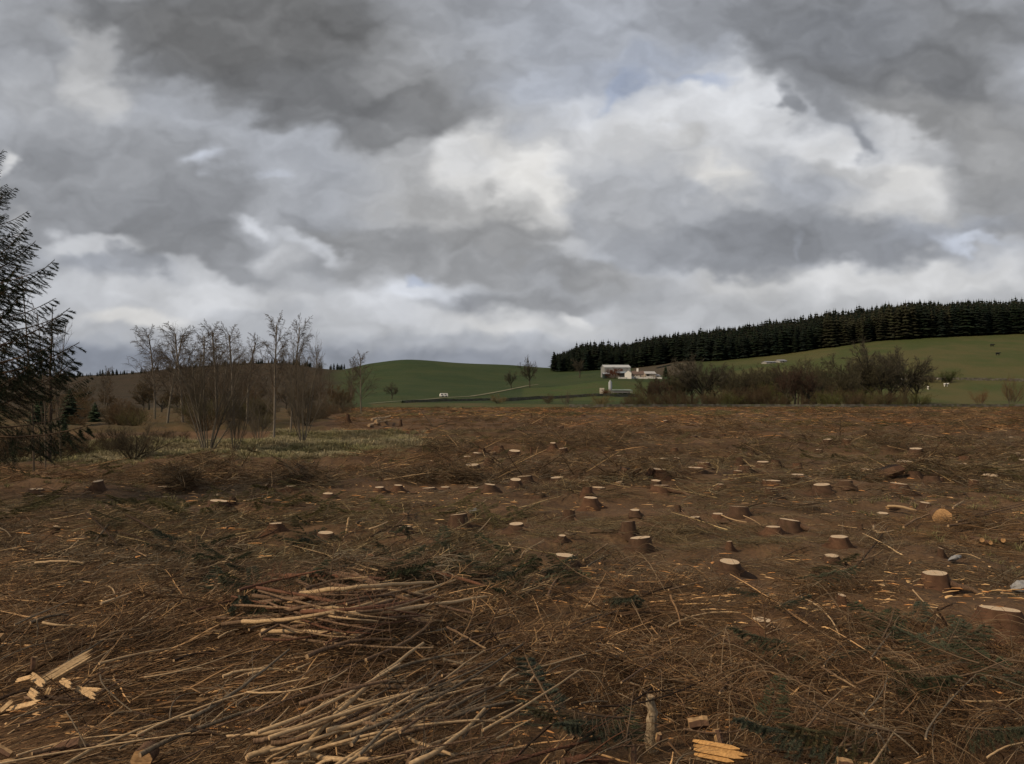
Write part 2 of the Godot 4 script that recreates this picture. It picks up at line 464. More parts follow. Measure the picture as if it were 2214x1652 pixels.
func build_ground() -> void:
	var az := PackedFloat32Array()
	var a := -180.0
	while a < 180.0:
		az.append(deg_to_rad(a))
		a += 0.28 if absf(a) < 42.0 else 4.0
	var rad := PackedFloat32Array()
	var r := 0.4
	while r < 2700.0:
		rad.append(r)
		r *= 1.014 if r > 3.0 else 1.15
	var na := az.size()
	var b := Buf.new()
	for rr in rad:
		for t in az:
			var p := Vector3(rr * sin(t), 0, -rr * cos(t))
			p.y = ground_h(p.x, p.z)
			b.v.append(p)
			b.c.append(land_colour(p))
	for k in rad.size():
		for j in na:
			var u: Vector3 = b.v[k * na + (j + 1) % na] - b.v[k * na + (j + na - 1) % na]
			var w: Vector3 = b.v[mini(k + 1, rad.size() - 1) * na + j] - b.v[maxi(k - 1, 0) * na + j]
			b.n.append(u.cross(w).normalized() * -1.0 if u.cross(w).y < 0.0 else u.cross(w).normalized())
	for k in rad.size() - 1:
		for j in na:
			var q0 := k * na + j
			var q1 := k * na + (j + 1) % na
			b.i.append_array(PackedInt32Array([q0, q0 + na, q1, q1, q0 + na, q1 + na]))
	structure("ground", b.mesh(), M.earth, "brown litter covered clearing running out to green pasture hills", "ground")

# ------------------------------------------------------------------ wood shapes
func bent(p0: Vector3, p1: Vector3, mid: Vector3, seg: int, wob: float) -> PackedVector3Array:
	var out := PackedVector3Array()
	for k in seg + 1:
		var t := float(k) / seg
		var p := p0 * (1 - t) * (1 - t) + mid * 2.0 * t * (1 - t) + p1 * t * t
		if k > 0 and k < seg:
			p += Vector3(R(-wob, wob), R(-wob, wob), R(-wob, wob))
		out.append(p)
	return out

func taper(r0: float, r1: float, seg: int, rough := 0.0) -> PackedFloat32Array:
	var out := PackedFloat32Array()
	for k in seg + 1:
		out.append(lerpf(r0, r1, float(k) / seg) * (1.0 + R(-rough, rough)))
	return out

func twig_tone() -> Color:
	var k := rng.randf()
	if k < 0.50: return Color(0.085, 0.058, 0.036) * R(0.5, 1.25)
	if k < 0.78: return Color(0.16, 0.112, 0.066) * R(0.7, 1.2)
	if k < 0.955: return Color(0.18, 0.148, 0.104) * R(0.7, 1.25)
	return Color(0.33, 0.235, 0.13) * R(0.8, 1.3)

func tangle_mesh(count: int, radius: float, high: float, aligned: float, thick: float) -> ArrayMesh:
	var b := Buf.new()
	for k in count:
		var ang := R(-1, 1) * aligned
		var l := radius * R(0.25, 1.35)
		var c := Vector3(R(-1, 1) * radius * 0.7, R(0.0, high), R(-1, 1) * radius * 0.7)
		var dir := Vector3(cos(ang), R(-0.18, 0.3), sin(ang)).normalized() * l * 0.5
		var mid := c + Vector3(R(-0.09, 0.09), R(-0.02, 0.12), R(-0.09, 0.09)) * l
		var p0 := c - dir
		var p1 := c + dir
		p0.y = maxf(p0.y, -0.03)
		p1.y = maxf(p1.y, -0.03)
		var t := twig_tone()
		var rr := thick * clampf(exp(rng.randfn(-0.3, 0.62)), 0.3, 4.0)
		var path := bent(p0, p1, mid, 4, l * 0.02)
		b.tube(path, taper(rr, rr * 0.4, 4), 3, t, t * 1.1)
		if k % 3 == 0:   # a fork
			var e := path[2] + (dir.normalized() + Vector3(R(-0.6, 0.6), R(-0.1, 0.5), R(-0.6, 0.6))).normalized() * l * R(0.2, 0.45)
			b.tube(PackedVector3Array([path[2], path[2].lerp(e, 0.5) + Vector3(0, 0.02 * l, 0), e]), PackedFloat32Array([rr * 0.6, rr * 0.45, rr * 0.25]), 3, t, t)
	return b.mesh()

func arc_mesh(count: int, radius: float) -> ArrayMesh:
	# thin springy twigs that arch up and over
	var b := Buf.new()
	for k in count:
		var a := R(0, TAU)
		var l := radius * R(0.4, 1.4)
		var c := Vector3(R(-1, 1), 0, R(-1, 1)) * radius * 0.5
		var o := Vector3(cos(a), 0, sin(a))
		var e := c + o * l + Vector3(0, R(0.0, 0.35) * l, 0)
		var t := twig_tone() * 1.15
		var rr := 0.0034 * clampf(exp(rng.randfn(-0.1, 0.35)), 0.5, 2.2)
		b.tube(bent(c, e, c + o * l * R(0.2, 0.6) + Vector3(R(-0.2, 0.2), R(0.35, 0.9), R(-0.2, 0.2)) * l, 7, 0.0), taper(rr, rr * 0.45, 7), 3, t, t)
	return b.mesh()

func dead_branch_mesh(l: float, n: int) -> ArrayMesh:
	# a dead spruce branch: bowed stem with pairs of thin side twigs
	var b := Buf.new()
	var t := twig_tone()
	var p1 := Vector3(l, R(0.0, 0.2) * l, R(-0.15, 0.15) * l)
	var mid := Vector3(l * 0.5, R(-0.02, 0.18) * l, R(-0.12, 0.12) * l)
	var axis := bent(Vector3.ZERO, p1, mid, 8, l * 0.006)
	b.tube(axis, taper(l * 0.011, l * 0.003, 8), 4, t, t)
	for k in n:
		var f := 0.12 + 0.86 * (k + R(0, 1)) / n
		var at: Vector3 = axis[int(f * 8)].lerp(axis[mini(int(f * 8) + 1, 8)], f * 8 - int(f * 8))
		var fwd := (p1).normalized()
		var s := 1.0 if k % 2 else -1.0
		var d := (fwd * R(0.5, 1.0) + Vector3(0, R(-0.3, 0.45), s * R(0.6, 1.1))).normalized()
		var tl := l * R(0.12, 0.42) * (1.15 - f)
		var e := at + d * tl + Vector3(0, R(-0.1, 0.05) * tl, 0)
		var t2 := twig_tone()
		var tw := bent(at, e, at + d * tl * 0.5 + Vector3(R(-1, 1), R(-0.4, 1), R(-1, 1)) * tl * 0.14, 3, 0.0)
		b.tube(tw, taper(l * 0.0042, l * 0.0018, 3), 3, t2, t2)
		for j in 2:
			var a2: Vector3 = tw[1 + j]
			var e2 := a2 + (d + Vector3(R(-0.9, 0.9), R(-0.4, 0.5), R(-0.9, 0.9))).normalized() * tl * R(0.25, 0.5)
			b.tube(PackedVector3Array([a2, e2]), PackedFloat32Array([l * 0.0022, l * 0.0012]), 3, t2, t2)
	return b.mesh()

func spray(b: Buf, p0: Vector3, p1: Vector3, fine: int, nl: float, wide: float, tone: Color) -> void:
	# needles set round a shoot
	var d := (p1 - p0).normalized()
	var s := d.cross(Vector3.UP if absf(d.y) < 0.9 else Vector3.RIGHT).normalized()
	var u := s.cross(d)
	for k in fine:
		var at := p0.lerp(p1, (k + rng.randf()) / fine)
		var a := R(0, TAU)
		var o := (s * cos(a) + u * sin(a) * 0.7 + d * R(0.5, 1.0)).normalized()
		var e := at + o * nl * R(0.7, 1.2)
		var w := o.cross(d).normalized() * wide
		b.tri(at - w, at + w, e, tone * R(0.7, 1.3))

func bough_meshes(l: float, pairs: int, hang: float, fine: int, tone: Color, nl: float, wide: float) -> Array:
	# [stem, needles] of a live spruce bough lying along +x
	var sb := Buf.new()
	var nb := Buf.new()
	var axis := bent(Vector3.ZERO, Vector3(l, R(0.02, 0.16) * l, R(-0.06, 0.06) * l), Vector3(l * 0.5, R(-0.12, -0.02) * l, 0), 8, l * 0.004)
	var bark := Color(0.11, 0.075, 0.05)
	sb.tube(axis, taper(l * 0.011, l * 0.003, 8), 4, bark, bark)
	for k in pairs:
		var f := 0.15 + 0.83 * (k + 0.5) / pairs
		var at: Vector3 = axis[int(f * 8)].lerp(axis[mini(int(f * 8) + 1, 8)], f * 8 - int(f * 8))
		for s in [-1.0, 1.0]:
			if rng.randf() < 0.1: continue
			var tl: float = l * 0.36 * (1.1 - f) * R(0.6, 1.15) + l * 0.05
			var d := Vector3(R(0.5, 0.9), -hang * R(0.3, 1.3), s * R(0.5, 1.0)).normalized()
			var e := at + d * tl + Vector3(0, -hang * tl * 0.3, 0)
			sb.tube(PackedVector3Array([at, e]), PackedFloat32Array([l * 0.0035, l * 0.0016]), 3, bark, bark)
			spray(nb, at.lerp(e, 0.12), e, fine, nl, wide, tone)
			for j in 3:
				var a2 := at.lerp(e, 0.3 + 0.2 * j)
				var d2 := (d + Vector3(R(0, 0.7), -hang * R(0.2, 1.6), R(-0.9, 0.9))).normalized()
				var e2: Vector3 = a2 + d2 * tl * R(0.25, 0.45)
				sb.tube(PackedVector3Array([a2, e2]), PackedFloat32Array([l * 0.002, l * 0.0012]), 3, bark, bark)
				spray(nb, a2, e2, int(fine * 0.6), nl, wide, tone)
	spray(nb, axis[6], axis[8], fine, nl, wide, tone)
	return [sb.mesh(), nb.mesh()]

# ------------------------------------------------------------------ stumps
func stump_parts(kind: int) -> Array:
	# unit stump: top radius 1, height 1.6; [bark body, cut face]
	var sides := 26
	var lob := []
	var nl := 3 + rng.randi() % 3
	for k in nl:
		lob.append([TAU * k / nl + R(-0.5, 0.5), R(0.5, 1.2), R(0.2, 0.36)])
	var shape := []
	for s in sides:
		var a := TAU * s / sides
		var o := 1.0 + 0.05 * sin(a * 2.0 + kind) + 0.03 * sin(a * 5.0 + kind * 2.0) + R(-0.02, 0.02)
		var fl := 0.0
		for q in lob:
			var da := absf(wrapf(a - q[0], -PI, PI))
			fl += q[1] * exp(-da * da / (q[2] * q[2]))
		shape.append([o, fl])
	var tilt := Vector3(R(-0.2, 0.2), 0, R(-0.2, 0.2))
	var rows := [[1.6, 1.0, 0.0], [1.5, 1.03, 0.03], [1.15, 1.07, 0.14], [0.8, 1.12, 0.34], [0.45, 1.2, 0.7], [0.15, 1.3, 1.15], [-0.05, 1.36, 1.5], [-0.5, 1.5, 1.9]]
	var b := Buf.new()
	var bark := Color(0.145, 0.09, 0.06) if kind % 3 else Color(0.185, 0.105, 0.066)
	for row in rows:
		for s in sides:
			var a := TAU * s / sides
			var rr: float = shape[s][0] * row[1] + shape[s][1] * row[2] * 0.85 + (R(-0.03, 0.03) if row[0] < 1.5 else 0.0)
			var p := Vector3(cos(a) * rr, row[0], sin(a) * rr)
			if row[0] > 1.0:
				p.y += tilt.dot(p)
			b.v.append(p)
			b.n.append(Vector3(cos(a), 0.25, sin(a)).normalized())
			b.c.append(bark * R(0.7, 1.25))
	for k in rows.size() - 1:
		for s in sides:
			var q0 := k * sides + s
			var q1 := k * sides + (s + 1) % sides
			b.i.append_array(PackedInt32Array([q0, q1, q0 + sides, q1, q1 + sides, q0 + sides]))
	var t := Buf.new()
	var pale := Color(0.80, 0.63, 0.43)
	var rings := [0.0, 0.2, 0.34, 0.36, 0.55, 0.57, 0.74, 0.76, 0.93, 0.97, 0.985]
	for k in rings.size():
		for s in sides:
			var a := TAU * s / sides
			var rr: float = shape[s][0] * rings[k]
			var p := Vector3(cos(a) * rr, 1.615, sin(a) * rr)
			p.y += tilt.dot(p) + (R(-0.012, 0.012) if k > 0 else 0.0)
			t.v.append(p)
			t.n.append(Vector3.UP)
			var tone := pale * (0.84 if k in [3, 5, 7] else 1.0) * R(0.93, 1.05)
			if rings[k] < 0.36: tone = tone.lerp(Color(0.66, 0.44, 0.27), 0.45)
			if k >= rings.size() - 2: tone = Color(0.36, 0.2, 0.12)
			t.c.append(tone)
	for k in rings.size() - 1:
		for s in sides:
			var q0 := k * sides + s
			var q1 := k * sides + (s + 1) % sides
			t.i.append_array(PackedInt32Array([q0, q1, q0 + sides, q1, q1 + sides, q0 + sides]))
	return [b.mesh(), t.mesh()]

var stump_kinds := []

func put_stump(p: Vector3, radius: float, high: float, label: String, group: String, root_len := 0.0, root_dir := 0.0) -> void:
	var k: Array = stump_kinds[rng.randi() % stump_kinds.size()]
	var o := thing("tree_stump", label, "stump", p, 0.0, group)
	stump_at.append(Vector3(p.x, p.z, radius))
	var turn := R(0, TAU)
	for j in 2:
		var m := part(["bark", "cut_face"][j], k[j], M.bark if j == 0 else M.cut_wood, o)
		m.rotation.y = turn
		m.scale = Vector3(radius, high / 1.6, radius)
	if root_len > 0.0:
		var b := Buf.new()
		var d := Vector3(cos(root_dir), 0, sin(root_dir))
		var pts := PackedVector3Array([d * radius * 0.6 + Vector3(0, high * 0.62, 0), d * (radius + root_len * 0.25) + Vector3(0, high * 0.35, 0), d * (radius + root_len * 0.65) + Vector3(0, 0.05, 0), d * (radius + root_len) + Vector3(0, -0.02, 0)])
		b.tube(pts, PackedFloat32Array([radius * 0.36, radius * 0.28, radius * 0.2, radius * 0.1]), 7, Color(0.17, 0.1, 0.065), Color(0.26, 0.18, 0.12))
		part("root", b.mesh(), M.bark, o)

# ------------------------------------------------------------------ trees
func grow(tb: Buf, wb: Buf, p: Vector3, d: Vector3, l: float, r: float, lvl: int, K: Dictionary) -> void:
	var seg: int = K.seg[lvl]
	var pts := PackedVector3Array([p])
	var dirs := [d]
	for k in seg:
		d = (d + Vector3(R(-1, 1), R(-1, 1), R(-1, 1)) * K.wob[lvl] + Vector3.UP * K.up[lvl]).normalized()
		p += d * l / seg
		pts.append(p)
		dirs.append(d)
	var tone: Color = (K.bark if lvl < K.thin else K.twig) * R(0.8, 1.2)
	var last: bool = lvl == K.n.size()
	(tb if lvl < K.thin else wb).tube(pts, taper(r, r * (0.45 if lvl == 0 else 0.3), seg), 6 if lvl == 0 else (4 if lvl < K.thin else 3), tone, tone)
	if last: return
	var n: int = K.n[lvl]
	for k in n:
		var f: float = lerpf(K.from[lvl], 1.0, (k + R(0.2, 0.9)) / n)
		var at := clampi(int(f * seg), 0, seg - 1)
		var q: Vector3 = pts[at].lerp(pts[at + 1], f * seg - at)
		var dd: Vector3 = dirs[at + 1]
		var side := dd.cross(Vector3(R(-1, 1), R(-1, 1), R(-1, 1)).normalized()).normalized()
		var sp: float = K.spread[lvl] * R(0.7, 1.25)
		var nd := (dd * cos(sp) + side * sin(sp)).normalized()
		var fall: float = 1.0 - K.fall[lvl] * f
		grow(tb, wb, q, nd, l * K.ratio[lvl] * fall * R(0.75, 1.2), maxf(r * K.rr[lvl] * (1.0 - 0.5 * f), K.rmin), lvl + 1, K)

func tree_parts(kind: String) -> Array:
	var tb := Buf.new()
	var wb := Buf.new()
	if kind == "oak":
		var K := {"seg": [4, 6, 4, 3, 2], "wob": [0.06, 0.17, 0.22, 0.26, 0.3], "up": [0.05, 0.05, 0.05, 0.06, 0.06], "n": [10, 9, 8, 8], "from": [0.45, 0.22, 0.15, 0.1], "spread": [0.85, 0.72, 0.68, 0.65], "ratio": [1.9, 0.46, 0.5, 0.55],
			"fall": [0.25, 0.35, 0.35, 0.3], "rr": [0.52, 0.48, 0.45, 0.45], "rmin": 0.0016, "thin": 3, "bark": Color(0.052, 0.047, 0.035), "twig": Color(0.066, 0.059, 0.043)}
		grow(tb, wb, Vector3(0, -0.02, 0), Vector3.UP, 0.30, 0.030, 0, K)
	elif kind == "birch":
		var K := {"seg": [8, 6, 4, 3], "wob": [0.05, 0.10, 0.2, 0.2], "up": [0.03, 0.05, -0.10, -0.25], "n": [30, 11, 8], "from": [0.24, 0.12, 0.1], "spread": [0.72, 0.6, 0.6], "ratio": [0.46, 0.40, 0.46],
			"fall": [0.66, 0.45, 0.3], "rr": [0.34, 0.5, 0.6], "rmin": 0.0011, "thin": 1, "bark": Color(0.15, 0.13, 0.105), "twig": Color(0.085, 0.068, 0.052)}
		grow(tb, wb, Vector3(0, -0.02, 0), Vector3(R(-0.05, 0.05), 1, R(-0.05, 0.05)), 0.97, 0.012, 0, K)
	elif kind == "willow":
		# many stems from one stool, opening like a fan
		var K := {"seg": [8, 5, 4, 2], "wob": [0.12, 0.16, 0.18, 0.2], "up": [0.04, 0.05, 0.05, 0.05], "n": [15, 8, 4], "from": [0.25, 0.12, 0.15], "spread": [0.5, 0.5, 0.5], "ratio": [0.40, 0.46, 0.5],
			"fall": [0.4, 0.35, 0.3], "rr": [0.40, 0.55, 0.6], "rmin": 0.00075, "thin": 1, "bark": Color(0.105, 0.093, 0.074), "twig": Color(0.092, 0.078, 0.059)}
		var n := 11
		for k in n:
			var a := TAU * k / n + R(-0.2, 0.2)
			var out := 0.05 + 0.8 * rng.randf()
			grow(tb, wb, Vector3(cos(a), 0, sin(a)) * R(0.0, 0.03) + Vector3(0, -0.02, 0), Vector3(cos(a) * out, 1, sin(a) * out).normalized(), R(0.62, 0.95), R(0.005, 0.0095), 0, K)
	elif kind == "whip":
		var K := {"seg": [8, 4, 3], "wob": [0.035, 0.09, 0.12], "up": [0.02, 0.10, 0.12], "n": [26, 7], "from": [0.12, 0.2], "spread": [0.6, 0.5], "ratio": [0.30, 0.45],
			"fall": [0.72, 0.3], "rr": [0.4, 0.6], "rmin": 0.0010, "thin": 1, "bark": Color(0.10, 0.08, 0.06), "twig": Color(0.10, 0.08, 0.06)}
		grow(tb, wb, Vector3(0, -0.02, 0), Vector3(R(-0.04, 0.04), 1, 0), 1.0, 0.006, 0, K)
	else:
		# low spreading scrub, wider than tall
		var K := {"seg": [5, 4, 3, 2], "wob": [0.16, 0.2, 0.24, 0.25], "up": [0.03, 0.05, 0.05, 0.05], "n": [10, 8, 7], "from": [0.12, 0.1, 0.1], "spread": [0.75, 0.7, 0.65], "ratio": [0.55, 0.5, 0.5],
			"fall": [0.3, 0.3, 0.3], "rr": [0.45, 0.5, 0.6], "rmin": 0.0018, "thin": 1, "bark": Color(0.085, 0.068, 0.047), "twig": Color(0.086, 0.069, 0.046)}
		for k in 9:
			var a := TAU * k / 9 + R(-0.3, 0.3)
			var out := R(0.3, 1.5)
			grow(tb, wb, Vector3(cos(a), 0, sin(a)) * R(0.0, 0.06) + Vector3(0, -0.03, 0), Vector3(cos(a) * out, 1, sin(a) * out).normalized(), R(0.5, 0.75), R(0.010, 0.018), 0, K)
	var high := 0.0
	for q in wb.v:
		high = maxf(high, q.y)
	for bb in [tb, wb]:
		for k in bb.v.size():
			bb.v[k] /= high
	return [tb.mesh(), wb.mesh()]

var tree_kinds := {}

func put_tree(called: String, kind: String, at: Vector3, high: float, wide: float, label: String, category: String, group := "", tint := Color.WHITE) -> Node3D:
	# wide scales the crown sideways against its natural spread
	var ks: Array = tree_kinds[kind]
	var k: Array = ks[rng.randi() % ks.size()]
	var o := thing(called, label, category, at, R(0, TAU), group)
	var tr := part("trunk" if kind in ["oak", "birch", "whip"] else "stem", k[0], M.twig, o)
	var cr := part("crown", k[1], M.twig if tint == Color.WHITE else tinted(tint), o)
	for m in [tr, cr]:
		m.scale = Vector3(high * wide, high, high * wide)
	return o

func tinted(t: Color) -> StandardMaterial3D:
	var key := "twig_" + t.to_html()
	if not M.has(key):
		var m: StandardMaterial3D = M.twig.duplicate()
		m.albedo_color = t
		m.resource_name = key
		M[key] = m
	return M[key]

func tree_px(called: String, kind: String, xd: float, ytop: float, d: float, wide: float, label: String, category: String, group := "", tint := Color.WHITE) -> Node3D:
	var p := at_depth(xd, d)
	var top := EYE + (HY - ytop) / FX * d
	return put_tree(called, kind, p, maxf(top - p.y, 0.4) * 1.03, wide, label, category, group, tint)

func conifer_mesh(tiers: int, wide: float, tone: Color) -> ArrayMesh:
	# unit-height plantation conifer: whorls of jagged drooping fronds round a stem
	var b := Buf.new()
	b.tube(PackedVector3Array([Vector3.ZERO, Vector3(0, 0.98, 0)]), PackedFloat32Array([0.016, 0.003]), 4, Color(0.06, 0.045, 0.035), Color(0.06, 0.045, 0.035))
	for k in tiers:
		var f := float(k) / tiers
		var y := 0.10 + 0.88 * f
		var rr := wide * (1.0 - pow(f, 1.6)) * R(0.8, 1.2) + 0.008
		var n := 9
		for s in n:
			var a := TAU * (s + R(-0.35, 0.35)) / n + k
			var e := Vector3(cos(a) * rr * R(0.6, 1.25), y - rr * R(0.0, 0.45), sin(a) * rr * R(0.6, 1.25))
			var q := Vector3(-sin(a), 0, cos(a)) * rr * 0.34
			var c := tone * R(0.55, 1.4)
			var top := Vector3(0, y + 0.04, 0)
			var mid := top.lerp(e, 0.6)
			b.tri(top, mid + q + Vector3(0, -0.02, 0), e, c)
			b.tri(top, e, mid - q + Vector3(0, -0.02, 0), c)
			b.tri(mid + q, mid - q, mid + Vector3(0, -0.06, 0), c)
	b.tri(Vector3(-0.006, 0.93, 0), Vector3(0.006, 0.93, 0), Vector3(0, 1.03, 0), tone)
	b.tri(Vector3(0, 0.93, -0.006), Vector3(0, 0.93, 0.006), Vector3(0, 1.03, 0), tone)
	return b.mesh()

# ------------------------------------------------------------------ loose wood
const CROP := {"A": [0.0, 1850.0, 1.845], "B": [1000.0, 1850.0, 1.845], "C": [2100.0, 1850.0, 2.013], "D": [3000.0, 1850.0, 2.02], "E": [0.0, 2350.0, 2.0127], "F": [1000.0, 2350.0, 2.0127], "G": [2000.0, 2350.0, 2.0127], "H": [3000.0, 2350.0, 2.02]}
const TO_D := 2213.0 / 4096.0

func crop(c: String, x: float, y: float) -> Vector2:
	# a spot measured in an enlarged piece of the photograph
	return Vector2(CROP[c][0] + x / CROP[c][2], CROP[c][1] + y / CROP[c][2]) * TO_D

const TONES := {"pale": Color(0.62, 0.44, 0.25), "bark": Color(0.27, 0.175, 0.112), "red": Color(0.24, 0.12, 0.075), "grey": Color(0.27, 0.215, 0.15), "dark": Color(0.09, 0.06, 0.042), "ash": Color(0.52, 0.42, 0.29)}
const STICK_NAMES := {"pale": "stripped_branch", "bark": "bark_branch", "red": "bark_branch", "grey": "grey_branch", "dark": "dark_branch", "ash": "standing_stick"}
var marks := []

func set_marks() -> void:
	for m in [["the large split log slab", 300, 1440], ["the round tan log end", 313, 1634], ["the upright grey stick", 1403, 1560], ["the largest stump", 2150, 1340], ["the big orange log end", 2033, 1120], ["the small log pile", 2150, 1160], ["the green bough heap", 1050, 1235],
			["the orange split wedge", 1545, 1620], ["the long curved pale branch", 830, 1620], ["the fan of dark branches", 720, 1290], ["the pale grass", 600, 1010], ["the dark broken stump", 1370, 1030], ["the grey stones", 2190, 1270], ["the pale flat log", 130, 1217], ["the lowest wide stump", 1640, 1350], ["the small orange chip", 462, 1255], ["the paired stumps", 590, 1130], ["the tall stump pair", 1375, 1170]]:
		marks.append([m[0], at_px(m[1], m[2])])

func near_mark(p: Vector3) -> String:
	var best := ""
	var bd := 1e9
	for m in marks:
		var d: float = Vector2(p.x - m[1].x, p.z - m[1].z).length()
		if d < bd:
			bd = d
			best = m[0]
	return ("beside " if bd < 0.7 else ("near " if bd < 2.2 else "out beyond ")) + best

func heap_lift(yd: float) -> float:
	return 0.03 + 0.07 * smoothstep(1200.0, 1400.0, yd)

func stick(pix: Array, thick: float, tone: String, up := false, label := "", flat := 1.0, lift := 0.0) -> void:
	var w := []
	for q in pix:
		if up and w.size():
			var d: float = -w[0].z
			w.append(Vector3((q.x - CX) / FX * d, EYE + (HY - q.y) / FX * d, -d + R(-0.05, 0.05)))
		else:
			var p := at_px(q.x, q.y, 0.1)
			p = at_px(q.x, q.y, 0.0 if up else brash_h(p) + heap_lift(q.y) + lift)
			w.append(p)
	var d0: float = -(w[0].z + w[-1].z) * 0.5
	var rr := thick * 0.5 / FX * d0
	var mid: Vector3 = (w[0] + w[-1]) * 0.5 + Vector3(R(-0.03, 0.03), R(0, 0.04), R(-0.03, 0.03)) if w.size() == 2 else w[1] * 2.0 - (w[0] + w[2]) * 0.5
	var seg := 9
	var o3: Vector3 = w[0]
	var path := bent(Vector3.ZERO, w[-1] - o3, mid - o3, seg, rr * 0.25)
	var b := Buf.new()
	var c: Color = TONES[tone] * R(0.8, 1.15)
	var c2: Color = c * R(0.8, 1.1)
	if tone == "bark" and rng.randf() < 0.4:
		c2 = c.lerp(TONES.pale, 0.6)
	b.tube(path, taper(rr, rr * 0.62, seg, 0.07), 7, c, c2)
	var wood := Color(0.68, 0.48, 0.28)
	b.fan(path[0], (path[0] - path[1]).normalized(), 0, 7, wood)
	b.fan(path[seg], (path[seg] - path[seg - 1]).normalized(), seg * 7, 7, wood)
	if tone != "pale" and not up:
		for k in 5:
			var at: Vector3 = path[2 + k]
			var d: Vector3 = (path[seg] - path[0]).normalized()
			var e := at + (d * R(0.3, 1.0) + Vector3(R(-1, 1), R(0, 0.9), R(-1, 1))).normalized() * R(0.08, 0.3)
			b.tube(bent(at, e, at.lerp(e, 0.5) + Vector3(R(-0.02, 0.02), R(0, 0.03), 0), 3, 0.004), taper(rr * 0.25, rr * 0.1, 3), 3, c, c)
	if not label:
		var long: float = w[0].distance_to(w[-1])
		label = "%s %s %s branch %s" % ["long" if long > 1.1 else ("short" if long < 0.45 else "middling"), "thick" if rr > 0.022 else ("thin" if rr < 0.010 else "slender"),
			{"pale": "stripped pale", "bark": "brown barked", "red": "reddish barked", "grey": "grey weathered", "dark": "dark brown", "ash": "ashen"}[tone], near_mark((w[0] + w[-1]) * 0.5)]
	var m := single(STICK_NAMES[tone], b.mesh(), M.cut_wood if tone == "pale" else M.bark, label, "branch", STICK_NAMES[tone].replace("_", " ") + "es in the brash")
	m.position = o3

func log_piece(q: Vector2, r_px: float, length: float, yaw: float, label: String, called := "log_offcut", group := "", lift := 0.0) -> void:
	# a short cut log whose pale face looks along yaw
	var p := at_px(q.x, q.y, 0.1)
	p = at_px(q.x, q.y, brash_h(p) + heap_lift(q.y) + lift)
	var rr := r_px / FX * -p.z
	var b := Buf.new()
	var f := Buf.new()
	var axis := Vector3(sin(yaw), 0.12, cos(yaw)).normalized()
	var sides := 14
	var pts := PackedVector3Array([-axis * length, -axis * length * 0.5, Vector3.ZERO])
	b.tube(pts, PackedFloat32Array([rr * 0.95, rr, rr]), sides, Color(0.2, 0.12, 0.075), Color(0.22, 0.135, 0.085))
	for k in b.v.size():
		b.v[k] += b.n[k] * rr * R(-0.07, 0.07)
	f.fan(axis * 0.004, axis, 0, 0, Color.WHITE)
	f = Buf.new()
	var c := Color(0.66, 0.40, 0.19)
	f.v.append(axis * 0.006); f.n.append(axis); f.c.append(c * 0.8)
	for s in sides:
		f.v.append(b.v[2 * sides + s] * 0.97 + axis * 0.004); f.n.append(axis); f.c.append(c * R(0.85, 1.12))
	for s in sides:
		f.i.append_array(PackedInt32Array([0, 1 + s, 1 + (s + 1) % sides]))
	var o := thing(called, label, "log", p, 0.0, group)
	part("bark", b.mesh(), M.bark, o)
	part("cut_face", f.mesh(), M.cut_wood, o)

func chunk(q: Vector2, w_px: float, h_px: float, label: String, tone: Color, group := "", called := "wood_chunk") -> void:
	# a split, angular lump of wood
	var p := at_px(q.x, q.y, 0.1)
	p = at_px(q.x, q.y, brash_h(p) + heap_lift(q.y) * 0.8)
	var sx := w_px * 0.5 / FX * -p.z
	var sy := h_px * 0.5 / FX * -p.z
	var b := Buf.new()
	if called == "field_stone":
		var pts := []
		for l in 5:
			for k in 9:
				var a := TAU * k / 9
				var e := sin(PI * (l + 0.35) / 4.7)
				pts.append(Vector3(cos(a) * sx * e * R(0.8, 1.15), (l / 4.0 - 0.5) * 2.0 * sy * R(0.85, 1.1), sin(a) * sx * 0.8 * e * R(0.8, 1.15)))
		for l in 4:
			for k in 9:
				b.quad(pts[l * 9 + k], pts[l * 9 + (k + 1) % 9], pts[l * 9 + 9 + (k + 1) % 9], pts[l * 9 + 9 + k], tone * R(0.85, 1.1))
	else:
		# a billet split out of a log: wedge section, bark on its back, slanted torn ends
		var sec := [Vector2(-0.1, 0.5), Vector2(0.35, 0.42), Vector2(0.55, 0.0), Vector2(0.3, -0.42), Vector2(-0.5, -0.3)]
		var wide := minf(sx, sy)
		var long := maxf(sx, sy)
		var rings := []
		for l in 6:
			var t := l / 5.0 * 2.0 - 1.0
			var r := []
			for q2 in sec:
				r.append(Vector3(t * long + (R(-0.25, 0.25) * wide if l in [0, 5] else 0.0), q2.y * wide * R(1.5, 1.8) * (1.0 - 0.3 * absf(t) * rng.randf()), q2.x * wide * R(1.5, 1.8)))
			rings.append(r)
		for l in 5:
			for k in 5:
				b.quad(rings[l][k], rings[l][(k + 1) % 5], rings[l + 1][(k + 1) % 5], rings[l + 1][k], (Color(0.17, 0.1, 0.065) if k in [1, 2] else tone) * R(0.8, 1.15))
		for l in [0, 5]:
			for k in 3:
				b.tri(rings[l][0], rings[l][k + 1], rings[l][k + 2], tone * R(0.8, 1.1))
	var o := single(called, b.mesh(), M.cut_wood, label, "stone" if called == "field_stone" else "wood", group)
	o.position = p
	o.rotation = Vector3(R(-0.6, 0.6), R(-0.4, 0.4), (0.0 if w_px > h_px or called == "field_stone" else 1.3) + R(-0.35, 0.35))

